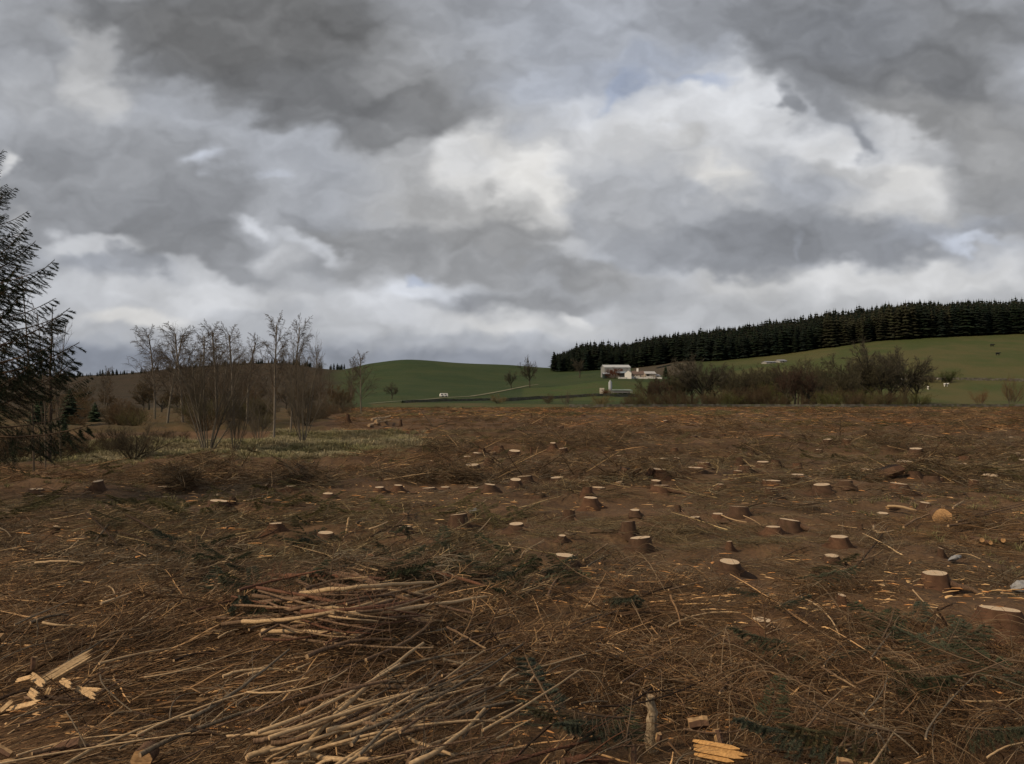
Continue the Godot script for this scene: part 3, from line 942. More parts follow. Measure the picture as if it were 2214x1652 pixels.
func splinter(a: Vector2, e: Vector2, w_px: float, label: String, group := "", tone := Color(0.66, 0.46, 0.25)) -> void:
	# a flat torn slab with a jagged end
	var p0 := at_px(a.x, a.y, 0.36)
	var p1 := at_px(e.x, e.y, 0.42)
	if a.y < 1380.0:
		p0 = at_px(a.x, a.y, 0.1)
		p1 = at_px(e.x, e.y, 0.13)
	var wd := w_px / FX * -p0.z
	var d := p1 - p0
	var s := d.cross(Vector3(R(-0.2, 0.2), 0.6, 1)).normalized() * wd * 0.5
	var u := s.cross(d).normalized() * wd * 0.2
	var b := Buf.new()
	var strips := 4 if w_px > 15.0 else 2
	var bow := R(-0.4, 0.5)
	for q in strips:
		var x0 := lerpf(-1.0, 1.0, float(q) / strips)
		var x1 := lerpf(-1.0, 1.0, float(q + 1) / strips)
		var t0 := R(-0.06, 0.08)
		var t1 := R(0.82, 1.06)
		var lift2 := u * R(-0.3, 0.5)
		var c := tone * R(0.82, 1.12)
		var rows := []
		for k in 7:
			var t := lerpf(t0, t1, k / 6.0)
			var pinch := 0.15 if k == 6 else (0.6 if k == 0 else 1.0)
			var xm := (x0 + x1) * 0.5
			var ctr := d * t + u * bow * sin(t * 3.0) + lift2
			var l := s * (xm + (x0 - xm) * pinch)
			var rr := s * (xm + (x1 - xm) * pinch)
			rows.append([ctr + l + u * 0.7, ctr + rr + u * R(0.6, 0.9), ctr + rr - u * 0.8 * pinch, ctr + l - u * 0.8 * pinch])
		for k in 6:
			for j in 4:
				b.quad(rows[k][j], rows[k][(j + 1) % 4], rows[k + 1][(j + 1) % 4], rows[k + 1][j], (c if j != 2 else Color(0.24, 0.14, 0.085)) * R(0.93, 1.06))
		b.quad(rows[0][0], rows[0][1], rows[0][2], rows[0][3], c)
	var o := single("wood_splinter", b.mesh(), M.cut_wood, label, "wood", group)
	o.position = p0

# ------------------------------------------------------------------ buildings and beasts
func block(lo: Vector3, hi: Vector3, c: Color) -> ArrayMesh:
	var b := Buf.new()
	b.box(lo, hi, c)
	return b.mesh()

func gable(w: float, d: float, wall: float, rise: float, c: Color, roof: Color, parent: Node, roof_over := 0.25) -> void:
	# ridge along x; walls with gable ends, roof of two sheets with thickness
	var b := Buf.new()
	var h := Vector3(w / 2, 0, d / 2)
	b.box(Vector3(-h.x, -0.6, -h.z), Vector3(h.x, wall, h.z), c)
	for s in [-1.0, 1.0]:
		b.tri(Vector3(s * h.x, wall, -h.z), Vector3(s * h.x, wall, h.z), Vector3(s * h.x, wall + rise, 0), c)
	part("wall", b.mesh(), M.plain, parent)
	var r := Buf.new()
	for s in [-1.0, 1.0]:
		var e := Vector3(0, wall - 0.12, s * (h.z + roof_over))
		var t := Vector3(0, wall + rise + 0.03, 0)
		var x := Vector3(h.x + roof_over, 0, 0)
		var up := Vector3(0, 0.14, 0)
		r.quad(e - x + up, e + x + up, t + x + up, t - x + up, roof)
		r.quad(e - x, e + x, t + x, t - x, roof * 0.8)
		r.quad(e - x, e + x, e + x + up, e - x + up, roof)
		for k in [-1.0, 1.0]:
			r.quad(e + x * k, t + x * k, t + x * k + up, e + x * k + up, roof)
	part("roof", r.mesh(), M.plain, parent)

func cow(at: Vector3, turn: float, label: String, coat: Color, belt: Color, size: float) -> void:
	var b := Buf.new()
	var rings := [[-1.05, 0.95, 0.1], [-0.95, 1.05, 0.3], [-0.6, 1.0, 0.36], [0.0, 0.97, 0.4], [0.5, 1.0, 0.38], [0.8, 1.08, 0.28], [1.1, 1.2, 0.2], [1.3, 1.25, 0.17], [1.6, 1.08, 0.11], [1.68, 1.02, 0.06]]
	var pts := PackedVector3Array()
	var rad := PackedFloat32Array()
	for q in rings:
		pts.append(Vector3(q[0], q[1], 0)); rad.append(q[2])
	b.tube(pts, rad, 10, coat, coat, true)
	for k in b.v.size():
		if absf(b.v[k].x) < 0.35: b.c[k] = belt
	for s in [[-0.8, 0.18], [-0.75, -0.18], [0.55, 0.17], [0.6, -0.17]]:
		b.tube(PackedVector3Array([Vector3(s[0], 0.95, s[1]), Vector3(s[0] + 0.03, 0.5, s[1]), Vector3(s[0], 0, s[1])]), PackedFloat32Array([0.17, 0.08, 0.07]), 6, coat, coat)
	b.tube(PackedVector3Array([Vector3(-1.05, 1.15, 0), Vector3(-1.15, 0.7, 0)]), PackedFloat32Array([0.04, 0.03]), 4, coat, coat)
	for s in [-1.0, 1.0]:
		b.tri(Vector3(1.3, 1.38, s * 0.1), Vector3(1.24, 1.3, s * 0.1), Vector3(1.24, 1.36, s * 0.3), coat)
	var o := single("cow" if size > 0.7 else "sheep", b.mesh(), M.plain, label, "cow" if size > 0.7 else "sheep", "cattle on the pasture" if size > 0.7 else "sheep on the pasture")
	o.position = at
	o.rotation.y = turn
	o.scale = Vector3.ONE * size

func wall_run(pix: Array, high: float, thick: float, label: String, group: String, by_depth := []) -> void:
	# a field wall of rough stones laid along the ground between picture points
	var pts := []
	for k in pix.size():
		pts.append(at_depth(pix[k].x, by_depth[k]) if by_depth.size() else at_px(pix[k].x, pix[k].y))
	var b := Buf.new()
	var prev := []
	for k in pts.size() - 1:
		var n := int(pts[k].distance_to(pts[k + 1]) / 0.7) + 1
		for j in n:
			var p: Vector3 = pts[k].lerp(pts[k + 1], float(j) / n)
			var q: Vector3 = pts[k].lerp(pts[k + 1], float(j + 1) / n)
			p.y = ground_h(p.x, p.z)
			q.y = ground_h(q.x, q.z)
			var side := (q - p).cross(Vector3.UP).normalized() * thick * 0.5
			for course in 3:
				var y0 := high / 3.0 * course - (0.3 if course == 0 else 0.0)
				var y1 := high / 3.0 * (course + 1) * R(0.93, 1.07)
				var c := Color(0.10, 0.095, 0.08) * R(0.6, 1.35)
				if rng.randf() < 0.2: c = Color(0.075, 0.085, 0.045)
				var s := side * (1.2 - 0.15 * course) * R(0.9, 1.1)
				var u := Vector3.UP
				var e := (q - p) * R(0.02, 0.08)
				b.quad(p + e + s + u * y0, q - e + s + u * y0, q - e + s * 0.95 + u * y1, p + e + s * 0.95 + u * y1, c)
				b.quad(p + e - s + u * y0, q - e - s + u * y0, q - e - s * 0.95 + u * y1, p + e - s * 0.95 + u * y1, c)
				b.quad(p + e + s + u * y1, q - e + s + u * y1, q - e - s + u * y1, p + e - s + u * y1, c)
	var o := single("drystone_wall", b.mesh(), M.plain, label, "wall", group)
	o.set_meta("kind", "thing")

# ------------------------------------------------------------------ the scene
func _ready() -> void:
	rng.seed = 20240417
	n_low.seed = 3; n_low.frequency = 0.08; n_low.fractal_octaves = 3
	n_mid.seed = 8; n_mid.frequency = 0.35; n_mid.fractal_octaves = 4
	n_fine.seed = 13; n_fine.frequency = 0.9; n_fine.fractal_octaves = 4
	var cam := Camera3D.new()
	cam.name = "camera"
	add_child(cam)
	cam.position = Vector3(0, EYE, 0)
	cam.rotation.x = atan((HY - HT * 0.5) / FX)
	cam.fov = rad_to_deg(2.0 * atan(HT * 0.5 / FX))
	cam.far = 4000.0
	cam.current = true
	var we := WorldEnvironment.new()
	we.name = "environment"
	var env := Environment.new()
	env.background_mode = Environment.BG_SKY
	env.sky = Sky.new()
	env.sky.sky_material = build_sky()
	env.tonemap_mode = Environment.TONE_MAPPER_LINEAR
	env.tonemap_exposure = EXPOSURE
	env.sdfgi_enabled = true
	env.ssao_enabled = true
	env.ssil_enabled = true
	we.environment = env
	add_child(we)
	var sun := DirectionalLight3D.new()
	sun.name = "sun"
	add_child(sun)
	sun.rotation_degrees = Vector3(-38, -62, 0)
	sun.light_color = Color(1.0, 0.90, 0.76)
	sun.light_energy = 0.75
	sun.light_angular_distance = 7.0
	sun.shadow_enabled = true

	prepare_terrain()
	make_materials()
	for q in [[-260, 1020], [0, 1015], [250, 1008], [420, 1002], [560, 1008], [700, 1006], [800, 1003], [925, 970], [905, 950], [720, 937], [640, 943], [480, 958], [300, 958], [100, 975], [-260, 985]]:
		var d: float = EYE * FX / (q[1] - HY)
		grass_poly.append(Vector2((q[0] - CX) / FX * d, -d))
	build_ground()
	print("ground ", Time.get_ticks_msec())
	build_track()
	build_walls()
	build_wood()
	build_farm()
	build_trees()
	print("trees ", Time.get_ticks_msec())
	build_animals()
	build_stumps()
	build_sticks()
	build_boughs()
	print("sticks ", Time.get_ticks_msec())
	build_brash()
	build_grass()
	print("done ", Time.get_ticks_msec())

func build_track() -> void:
	var pix := [Vector2(800, 874), Vector2(870, 868), Vector2(960, 861), Vector2(1020, 858), Vector2(1070, 849), Vector2(1110, 841), Vector2(1140, 835), Vector2(1165, 832)]
	var pts := []
	for q in pix:
		pts.append(at_px(q.x, q.y))
	var fine := []
	for k in pts.size() - 1:
		for j in 14:
			fine.append(pts[k].lerp(pts[k + 1], j / 14.0))
	var b := Buf.new()
	for k in fine.size() - 1:
		var p: Vector3 = fine[k]
		var q: Vector3 = fine[k + 1]
		var s := (q - p).cross(Vector3.UP).normalized() * 1.2
		var c := Color(0.16, 0.15, 0.095) * R(0.8, 1.15)
		var f := []
		for v in [p - s, p + s, q + s, q - s]:
			f.append(Vector3(v.x, ground_h(v.x, v.z) + 0.25, v.z))
		b.quad(f[0], f[1], f[2], f[3], c)
	structure("farm_track", b.mesh(), M.plain, "pale stony farm track climbing across the pasture", "track")

func build_walls() -> void:
	var line := []
	var dep := []
	for k in 20:
		line.append(Vector2(930 + k * 75, 884))
		dep.append(203.0 + 2.0 * sin(k * 0.9))
	wall_run(line.slice(4), 0.95, 0.6, "low dark drystone wall along the far edge of the felled clearing", "", dep.slice(4))
	wall_run([Vector2(1090, 868), Vector2(1160, 863), Vector2(1240, 860), Vector2(1330, 858), Vector2(1380, 859)], 1.1, 0.7, "dark field wall crossing the pasture below the feed bin", "")
	wall_run([Vector2(870, 872), Vector2(960, 868), Vector2(1060, 866), Vector2(1095, 867)], 0.8, 0.7, "dark field wall across the pasture below the white caravan", "")
	wall_run([Vector2(1880, 826), Vector2(1960, 823), Vector2(2060, 822), Vector2(2140, 824), Vector2(2213, 826), Vector2(2300, 828)], 1.3, 0.8, "dark wall behind the grazing cattle at the foot of the hill", "")
	wall_run([Vector2(1420, 797), Vector2(1450, 790), Vector2(1490, 787)], 1.0, 0.7, "short stone wall on the rise behind the small spruce", "")

func build_wood() -> void:
	var kinds := [conifer_mesh(12, 0.17, Color(0.012, 0.018, 0.011)), conifer_mesh(10, 0.21, Color(0.014, 0.020, 0.012)), conifer_mesh(13, 0.15, Color(0.011, 0.017, 0.012))]
	var xf := [[], [], []]
	var cs := [[], [], []]
	var larch_x := []
	var larch_c := []
	var step := 4.6
	var d := 610.0
	while d < 1010.0:
		var x := -40.0
		while x < 760.0:
			var px := x + R(-3.2, 3.2)
			var pz := d + R(-3.2, 3.2)
			x += step
			var q := CX + FX * px / pz
			var front := lerpf(715.0, 618.0, smoothstep(1440.0, 1560.0, q)) + 5.0 * n_low.get_noise_1d(q * 0.2)
			if pz < front or q > 2420.0: continue
			if pz > front + 110.0 and int(d / step) % 2 == 0: continue
			if q < 1198.0 + 3.0 * sin(pz): continue
			var h := lerpf(22.0, 24.5, smoothstep(1300.0, 1900.0, q)) * R(0.8, 1.04) * (0.97 + 0.4 * n_low.get_noise_2d(px * 0.25, pz * 0.25))
			h *= 1.0 - 0.28 * smoothstep(1260.0, 1200.0, q)
			var b := Basis(Vector3.UP, R(0, TAU)).scaled(Vector3(h * R(1.2, 1.6), h, h * R(1.2, 1.6)))
			var t := Transform3D(b, Vector3(px, ground_h(px, -pz), -pz))
			var larch := q > 1780.0 and q < 2060.0 and pz < front + 34.0 and n_low.get_noise_2d(px * 0.5, pz * 0.5) > -0.15
			if larch:
				larch_x.append(t); larch_c.append(Color(1, 1, 1) * R(0.7, 1.2))
			else:
				var k := rng.randi() % 3
				xf[k].append(t)
				cs[k].append(Color(1, 1, 1) * R(0.6, 1.25))
		d += step
	# a thin belt along the crest of the brown hill
	for k in 260:
		var q := R(-200, 745)
		var dd := R(800, 830)
		var p := at_depth(q, dd)
		var h := R(3.0, 7.0)
		xf[k % 3].append(Transform3D(Basis(Vector3.UP, R(0, TAU)).scaled(Vector3(h * 1.5, h, h * 1.5)), p))
		cs[k % 3].append(Color(1.3, 1.2, 1.1) * R(0.8, 1.2))
	var words := ["dark spruces of the broad plantation wood on the hill", "bushy dark spruces of the plantation wood on the hill", "slim dark spruces of the plantation wood on the hill"]
	for k in 3:
		stuff("conifer_wood", kinds[k], M.needles, xf[k], cs[k], words[k], "wood")
	stuff("larch_wood", conifer_mesh(10, 0.17, Color(0.028, 0.030, 0.017)), M.needles, larch_x, larch_c, "lighter olive larches along the edge of the dark wood", "wood")

func win(parent: Node, x: float, y: float, z: float, w: float, h: float) -> void:
	part("window", block(Vector3(x - w / 2, y, z), Vector3(x + w / 2, y + h, z + 0.06), Color(0.03, 0.035, 0.04)), M.plain, parent)

func build_farm() -> void:
	var white := Color(0.72, 0.70, 0.66)
	var grey := Color(0.21, 0.215, 0.215)
	var p := at_px(1335, 818)
	var s := -p.z / FX          # metres per picture pixel at the farm
	# big barn: corrugated sheets over a lean-to
	var o := thing("barn", "big grey corrugated barn with pale roof edge and brown doors", "barn", at_px(1333, 816) + Vector3(0, 0, -6), 0.06)
	gable(58 * s, 14, 22 * s, 6 * s, grey, Color(0.36, 0.37, 0.38), o)
	for k in 11:   # sheets stand a little proud of one another
		var x0 := -29 * s + k * 58 * s / 11
		part("sheet", block(Vector3(x0 + 0.05, 8 * s, 7.0), Vector3(x0 + 58 * s / 11 - 0.05, 22 * s, 7.04 + 0.05 * (k % 2)), grey * R(0.85, 1.2)), M.plain, o)
	for k in [-14, -5, 9]:
		part("door", block(Vector3(k * s - 3 * s, 9 * s, 7.1), Vector3(k * s + 2.5 * s, (19 if k > -10 else 16) * s, 7.2), Color(0.10, 0.055, 0.045)), M.plain, o)
	var lean := Buf.new()
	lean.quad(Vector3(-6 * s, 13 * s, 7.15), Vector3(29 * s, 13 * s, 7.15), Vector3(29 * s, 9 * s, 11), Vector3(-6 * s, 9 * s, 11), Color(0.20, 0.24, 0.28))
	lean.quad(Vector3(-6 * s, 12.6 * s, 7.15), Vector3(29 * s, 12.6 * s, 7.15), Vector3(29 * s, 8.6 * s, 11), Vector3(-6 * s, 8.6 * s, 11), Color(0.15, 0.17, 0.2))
	part("lean_to_roof", lean.mesh(), M.plain, o)
	part("lean_to_wall", block(Vector3(-6 * s, -0.5, 8.0), Vector3(28 * s, 8.5 * s, 8.3), Color(0.2, 0.19, 0.17)), M.plain, o)
	o = thing("cottage", "small white gabled outbuilding standing against the grey barn", "house", at_px(1356, 818) + Vector3(0, 0, 3), 1.45)
	gable(6.0, 14 * s, 11 * s, 5 * s, white, Color(0.2, 0.2, 0.21), o, 0.1)
	var wp := part("window", block(Vector3(-3.1, 7 * s, 2.0 * s), Vector3(-3.02, 9.5 * s, 4.5 * s), Color(0.04, 0.04, 0.05)), M.plain, o)
	wp.position.x = 6.1
	part("door", block(Vector3(3.02, 0.0, -1.0 * s), Vector3(3.1, 7 * s, 2.0 * s), Color(0.06, 0.06, 0.07)), M.plain, o)
	o = thing("green_shed", "dark green shed with pale roof edge beside the barn", "shed", at_px(1309, 818) + Vector3(0, 0, 2), 0.0)
	gable(14 * s, 6, 9 * s, 2.5 * s, Color(0.035, 0.05, 0.045), Color(0.26, 0.28, 0.32), o)
	part("door", block(Vector3(-4 * s, 0, 3.02), Vector3(1 * s, 7 * s, 3.1), Color(0.02, 0.025, 0.025)), M.plain, o)
	o = thing("farmhouse", "low brown roofed farmhouse with white chimney behind the farmyard", "house", at_px(1380, 817) + Vector3(0, 0, -4), -0.1)
	gable(26 * s, 7, 8 * s, 7 * s, Color(0.30, 0.24, 0.2), Color(0.11, 0.08, 0.07), o)
	part("chimney", block(Vector3(-2 * s, 12 * s, -0.5), Vector3(2 * s, 21 * s, 0.8), white), M.plain, o)
	for k in [-8, -2, 6]:
		win(o, k * s, 2.5 * s, 3.5, 2.4 * s, 3 * s)
	o = thing("byre", "long low byre with a white roof edge beside the farmhouse", "barn", at_px(1404, 815) + Vector3(0, 0, -2), 0.1)
	gable(24 * s, 8, 7 * s, 5 * s, Color(0.30, 0.26, 0.22), Color(0.33, 0.33, 0.33), o)
	part("door", block(Vector3(-9 * s, 0, 4.02), Vector3(-3 * s, 6 * s, 4.1), Color(0.03, 0.025, 0.02)), M.plain, o)
	for k in 5:
		var q := at_px(1345 + k * 18 + 6 * (k % 2), 819 - 1 * (k % 2))
		var w := 5.0 + 3.0 * (k % 3)
		single("garden_wall", block(Vector3(-w / 2, -0.5, -0.25), Vector3(w / 2, 1.0 + 0.25 * (k % 2), 0.25), white * R(0.6, 0.9)), M.plain, "short whitewashed garden wall below the farm buildings", "wall", "whitewashed walls of the farm").position = q
	# feed bin and open shed
	p = at_px(1319, 851)
	s = -p.z / FX
	o = thing("feed_bin", "tall grey metal feed bin standing by the open shed", "silo", p)
	var b := Buf.new()
	b.tube(PackedVector3Array([Vector3(0, 6 * s, 0), Vector3(0, 9 * s, 0), Vector3(0, 24 * s, 0), Vector3(0, 28 * s, 0), Vector3(0, 29 * s, 0)]), PackedFloat32Array([0.4, 3.9 * s, 3.9 * s, 1.2 * s, 0.9 * s]), 16, Color(0.33, 0.35, 0.38), Color(0.38, 0.40, 0.43), true)
	part("tank", b.mesh(), M.plain, o)
	for k in 4:
		var a := TAU * (k + 0.5) / 4
		var l := Buf.new()
		l.tube(PackedVector3Array([Vector3(cos(a) * 3.6 * s, -0.3, sin(a) * 3.6 * s), Vector3(cos(a) * 3.6 * s, 12 * s, sin(a) * 3.6 * s)]), PackedFloat32Array([0.09, 0.09]), 5, Color(0.2, 0.2, 0.2), Color(0.2, 0.2, 0.2))
		part("leg", l.mesh(), M.plain, o)
	o = thing("open_shed", "low open fronted shed with grey green roof beside the feed bin", "shed", at_px(1344, 851))
	var sw := 44 * s
	var rb := Buf.new()
	for k in 8:
		var xa := -sw / 2 + sw * k / 8
		rb.box(Vector3(xa, 0, 0), Vector3(xa + sw / 8 - 0.05, 0.1, 9.0), Color(0.16, 0.2, 0.175) * R(0.85, 1.15))
	var roof := part("roof", rb.mesh(), M.plain, o)
	roof.position = Vector3(0, 9.0 * s, 0.0)
	roof.rotation.x = 0.06
	roof.position.z = -6
	part("back_wall", block(Vector3(-sw / 2, -0.5, -5.6), Vector3(sw / 2, 8.6 * s, -5.3), Color(0.2, 0.21, 0.19)), M.plain, o)
	for k in 5:
		var xa := -sw / 2 + 0.2 + (sw - 0.4) * k / 4
		part("post", block(Vector3(xa - 0.12, -0.5, 2.4), Vector3(xa + 0.12, 6.8 * s, 2.65), Color(0.2, 0.2, 0.19)), M.plain, o)
	part("feed_rail", block(Vector3(-sw / 2, 0.5, 2.7), Vector3(sw / 2, 0.75, 2.8), Color(0.35, 0.35, 0.36)), M.plain, o)
	single("gate_pillar", block(Vector3(-0.9, -0.3, -0.5), Vector3(0.9, 3.0, 0.5), Color(0.5, 0.45, 0.38)), M.plain, "pale square pillar beside the red brown bush near the feed bin", "pillar").position = at_px(1301, 855)
	# caravan
	p = at_px(959, 859)
	s = -p.z / FX
	o = thing("caravan", "white caravan parked on the pasture below the green hill", "caravan", p, 0.2)
	b = Buf.new()
	var prof := [Vector2(-8.5, 2.0), Vector2(-8.5, 5.5), Vector2(-7.2, 8.6), Vector2(7.0, 8.8), Vector2(8.4, 7.0), Vector2(8.4, 2.0)]
	for k in prof.size():
		var u: Vector2 = prof[k] * s
		var v: Vector2 = prof[(k + 1) % prof.size()] * s
		b.quad(Vector3(u.x, u.y, 1.1), Vector3(v.x, v.y, 1.1), Vector3(v.x, v.y, -1.1), Vector3(u.x, u.y, -1.1), white)
		for z in [-1.1, 1.1]:
			b.tri(Vector3(0, 5 * s, z), Vector3(u.x, u.y, z), Vector3(v.x, v.y, z), white)
	part("body", b.mesh(), M.plain, o)
	for k in [-4.5, 3.0]:
		win(o, k * s, 5 * s, 1.1, 3.6 * s, 2 * s)
	for k in [-0.5, 0.9]:
		var t := Buf.new()
		t.tube(PackedVector3Array([Vector3(k, 0.33, 0.9), Vector3(k, 0.33, 1.12)]), PackedFloat32Array([0.33, 0.33]), 10, Color(0.02, 0.02, 0.02), Color(0.02, 0.02, 0.02), true)
		part("wheel", t.mesh(), M.plain, o)
	# a far farm on the hillside
	var far := [[1662, 786, 22, 4.0, "long grey roofed shed half hidden behind the oak crowns"], [1688, 783, 16, 5.0, "pale roofed shed at the top of the far farm"], [1418, 815, 10, 5.0, "small white walled store near the small spruce"]]
	for f in far:
		var q := at_px(f[0], f[1])
		var u := -q.z / FX
		o = thing("far_shed", f[4], "shed", q, 0.15)
		gable(f[2] * u, 8, f[3] * u * 0.5, f[3] * u * 0.5, white * 0.35, Color(0.20, 0.21, 0.235), o)
		part("door", block(Vector3(-2 * u, 0, 4.02), Vector3(1 * u, 2 * u, 4.1), Color(0.03, 0.03, 0.03)), M.plain, o)
	# dark tin sheep shelters by the wall
	for f in [[1990, 826, 24, "long black hurdle on the wall line beside grazing sheep"], [2046, 827, 22, "black hurdle on the wall line below the dark thorn bush"]]:
		var q := at_px(f[0], f[1])
		var u := -q.z / FX
		o = thing("hurdle", f[3], "hurdle", q, 0.0)
		for k in 3:
			part("rail", block(Vector3(-f[2] * 0.5 * u, 0.3 + 0.55 * k, 0.6), Vector3(f[2] * 0.5 * u, 0.75 + 0.55 * k, 0.75), Color(0.012, 0.012, 0.014)), M.plain, o)
		for k in 4:
			part("post", block(Vector3((k / 3.0 - 0.5) * f[2] * u - 0.1, -0.3, 0.4), Vector3((k / 3.0 - 0.5) * f[2] * u + 0.1, 1.9, 0.6), Color(0.02, 0.02, 0.02)), M.plain, o)

func build_animals() -> void:
	cow(at_px(2045, 837), 0.3, "black and white cow grazing below the black hurdle", Color(0.7, 0.68, 0.64), Color(0.03, 0.03, 0.03), 1.15)
	cow(at_px(2006, 843), 1.2, "white cow standing alone on the pasture", Color(0.72, 0.70, 0.64), Color(0.72, 0.70, 0.64), 1.1)
	for q in [[1943, 824], [1952, 823], [1962, 822], [1988, 821], [2029, 822], [1934, 825]]:
		cow(at_px(q[0], q[1] + 2) + Vector3(0, 0.3, -1.0), R(0, TAU), "pale sheep by the dark wall under the hill", Color(0.6, 0.58, 0.54), Color(0.6, 0.58, 0.54), 0.68)
	for q in [[2158, 766], [2146, 747]]:
		cow(at_px(q[0], q[1] + 3), 0.2, "black cow lying far up on the green hillside", Color(0.02, 0.02, 0.02), Color(0.02, 0.02, 0.02), 1.3)

func build_trees() -> void:
	for k in {"oak": 4, "birch": 3, "willow": 3, "whip": 2, "scrub": 3}:
		var l := []
		for j in {"oak": 4, "birch": 3, "willow": 3, "whip": 2, "scrub": 3}[k]:
			l.append(tree_parts(k))
		tree_kinds[k] = l
	# tall growth at the edge of the clearing
	tree_px("willow_tree", "willow", 450, 700, 28.7, 0.78, "many stemmed bare willow fanning out from one stool in pale grass", "tree")
	tree_px("willow_tree", "willow", 655, 716, 31.5, 0.6, "narrow many stemmed bare willow beside the white stemmed birch", "tree")
	tree_px("willow_sapling", "willow", 508, 800, 29.5, 0.55, "thin young willow between the two big willows", "tree")
	tree_px("willow_sapling", "willow", 560, 850, 36.0, 0.8, "small willow in front of the white birch stem", "tree")
	tree_px("thorn_bush", "scrub", 290, 905, 25.6, 1.25, "low dark spreading thorn bush in pale grass", "bush")
	for t in [[335, 703, 76], [362, 706, 72], [396, 700, 64], [428, 706, 66], [470, 697, 60], [506, 703, 58], [535, 726, 64]]:
		tree_px("birch_tree", "birch", t[0], t[1], t[2], 1.15, "bare birch with drooping twigs in the grove behind the willow", "tree", "birches behind the willow")
	tree_px("birch_tree", "birch", 592, 674, 40, 0.85, "tall bare birch with a pale stem beside the narrow willow", "tree")
	tree_px("birch_tree", "birch", 628, 682, 44, 0.8, "tall thin bare birch close behind the narrow willow", "tree")
	tree_px("birch_tree", "birch", 692, 746, 80, 0.7, "small bare birch behind the narrow willow", "tree")
	tree_px("birch_tree", "birch", 780, 760, 112, 1.15, "bare birch alone where the brown scrub meets the green hill", "tree")
	tree_px("birch_tree", "birch", 757, 768, 118, 0.6, "thin bare birch beside the lone one at the scrub end", "tree")
	tree_px("birch_tree", "birch", 225, 792, 130, 0.9, "small far birch standing up from the brown scrub ridge", "tree")
	for t in [[75, 590, 20.5], [100, 655, 23], [132, 700, 25], [118, 690, 30]]:
		tree_px("sapling", "whip", t[0], t[1], t[2], 0.8, "thin bare upright sapling in front of the spruce", "tree", "saplings by the spruce")
	for k in 44:
		var x := R(-160, 740)
		var d := R(48, 110)
		tree_px("scrub_bush", "scrub", x, R(850, 895) - 0.25 * (d - 48) * 0.4, d, R(0.9, 1.3), "%s bare scrub bush in the thicket %s the birches" % [["brown", "reddish brown", "olive brown"][k % 3], "close before" if d < 62 else ("below" if d < 85 else "far behind")], "bush", "scrub bushes of the thicket", [Color.WHITE, Color(1.05, 0.96, 0.88), Color(0.95, 1.0, 0.85)][k % 3])
	for k in 60:
		var x := R(-200, 760)
		var d := R(110, 190)
		tree_px("scrub_tree", "oak" if k % 2 else "birch", x, R(815, 850) + maxf(0.0, x - 640) * 0.12, d, R(0.8, 1.2), "bare %s scrub tree on rising ground behind the %s" % ["broad" if k % 2 else "slim", "spruce" if x < 200 else ("birch grove" if x < 560 else "narrow willow")], "tree", "scrub trees behind the birches", Color(1.05, 0.95, 0.8))
	for t in [[40, 905, 26], [-30, 900, 24], [120, 930, 27], [180, 935, 30], [395, 930, 33], [350, 925, 36], [240, 925, 30]]:
		tree_px("thorn_bush", "scrub", t[0], t[1], t[2], 1.3, "dark low thorn bush at the edge of the scrub", "bush", "low thorn bushes at the scrub edge", Color(0.85, 0.8, 0.75))
	# spruces
	build_spruce("tall dark spruce with drooping boughs reaching over the scrub", at_depth(-62, 16.0), 7.1, 2.25, 112, 0.18)
	build_spruce("thin ragged spruce with a bare lower stem", at_depth(107, 24.7), 4.6, 1.15, 34, 0.42)
	for t in [[150, 838, 62], [205, 868, 70], [85, 850, 58], [1000, 885, 160], [968, 878, 190], [140, 905, 40]]:
		var p := at_depth(t[0], t[2])
		var h: float = maxf(EYE + (HY - t[1]) / FX * t[2] - p.y, 0.8)
		small_spruce(p, h, 2.2, "dark young self sown spruce among the scrub" if t[0] < 800 else "small dark spruce on the far edge of the clearing", "young spruces")
	small_spruce(at_px(1439, 815), 7.6, 1.9, "single dark cone shaped spruce beside the farm buildings", "")
	# field trees
	var g := "bare oaks along the pasture edge"
	for t in [[1520, 766, 236, 1.15, "broad bare oak with a thick trunk at the pasture edge"], [1885, 731, 300, 1.15, "largest bare oak with a rounded crown on the pasture rise"], [1958, 750, 306, 1.0, "bare oak leaning out beside the largest oak"], [1253, 772, 500, 0.8, "lone bare tree against the dark wood near the barn"], [1145, 768, 0, 0.62, "tall lone bare ash beside the bend of the farm track"], [1105, 800, 0, 0.7, "smaller bare tree beside the lone ash at the track"], [847, 826, 0, 1.0, "small bare tree at the foot of the green hill"]]:
		var d: float = t[2]
		if d == 0:
			d = -at_px(t[0], {1145: 838, 1105: 841, 847: 863}[t[0]]).z
		if t[0] == 1253: d = -at_px(1253, 817).z
		tree_px("oak_tree", "oak", t[0], t[1], d, t[3], t[4], "tree")
	for t in [[1600, 788, 244, 0.9], [1572, 800, 232, 0.8], [1745, 768, 275, 0.9], [1690, 788, 262, 0.8], [1815, 790, 285, 0.9], [1640, 800, 250, 0.8], [1480, 800, 240, 0.8], [1850, 800, 280, 0.8], [1925, 775, 310, 0.8], [1780, 800, 262, 0.8], [1545, 790, 255, 0.9], [1495, 785, 250, 0.8], [1665, 795, 270, 0.9], [1725, 785, 290, 0.9], [1762, 790, 250, 0.8], [1840, 780, 310, 1.1], [1870, 770, 320, 1.1], [1458, 795, 246, 1.1], [1400, 808, 250, 1.0], [1588, 792, 262, 1.2], [1625, 785, 275, 1.1], [1655, 790, 255, 1.2], [1705, 782, 268, 1.2], [1735, 778, 300, 1.1], [1800, 782, 270, 1.2], [1905, 768, 295, 1.1], [1980, 790, 315, 1.0]]:
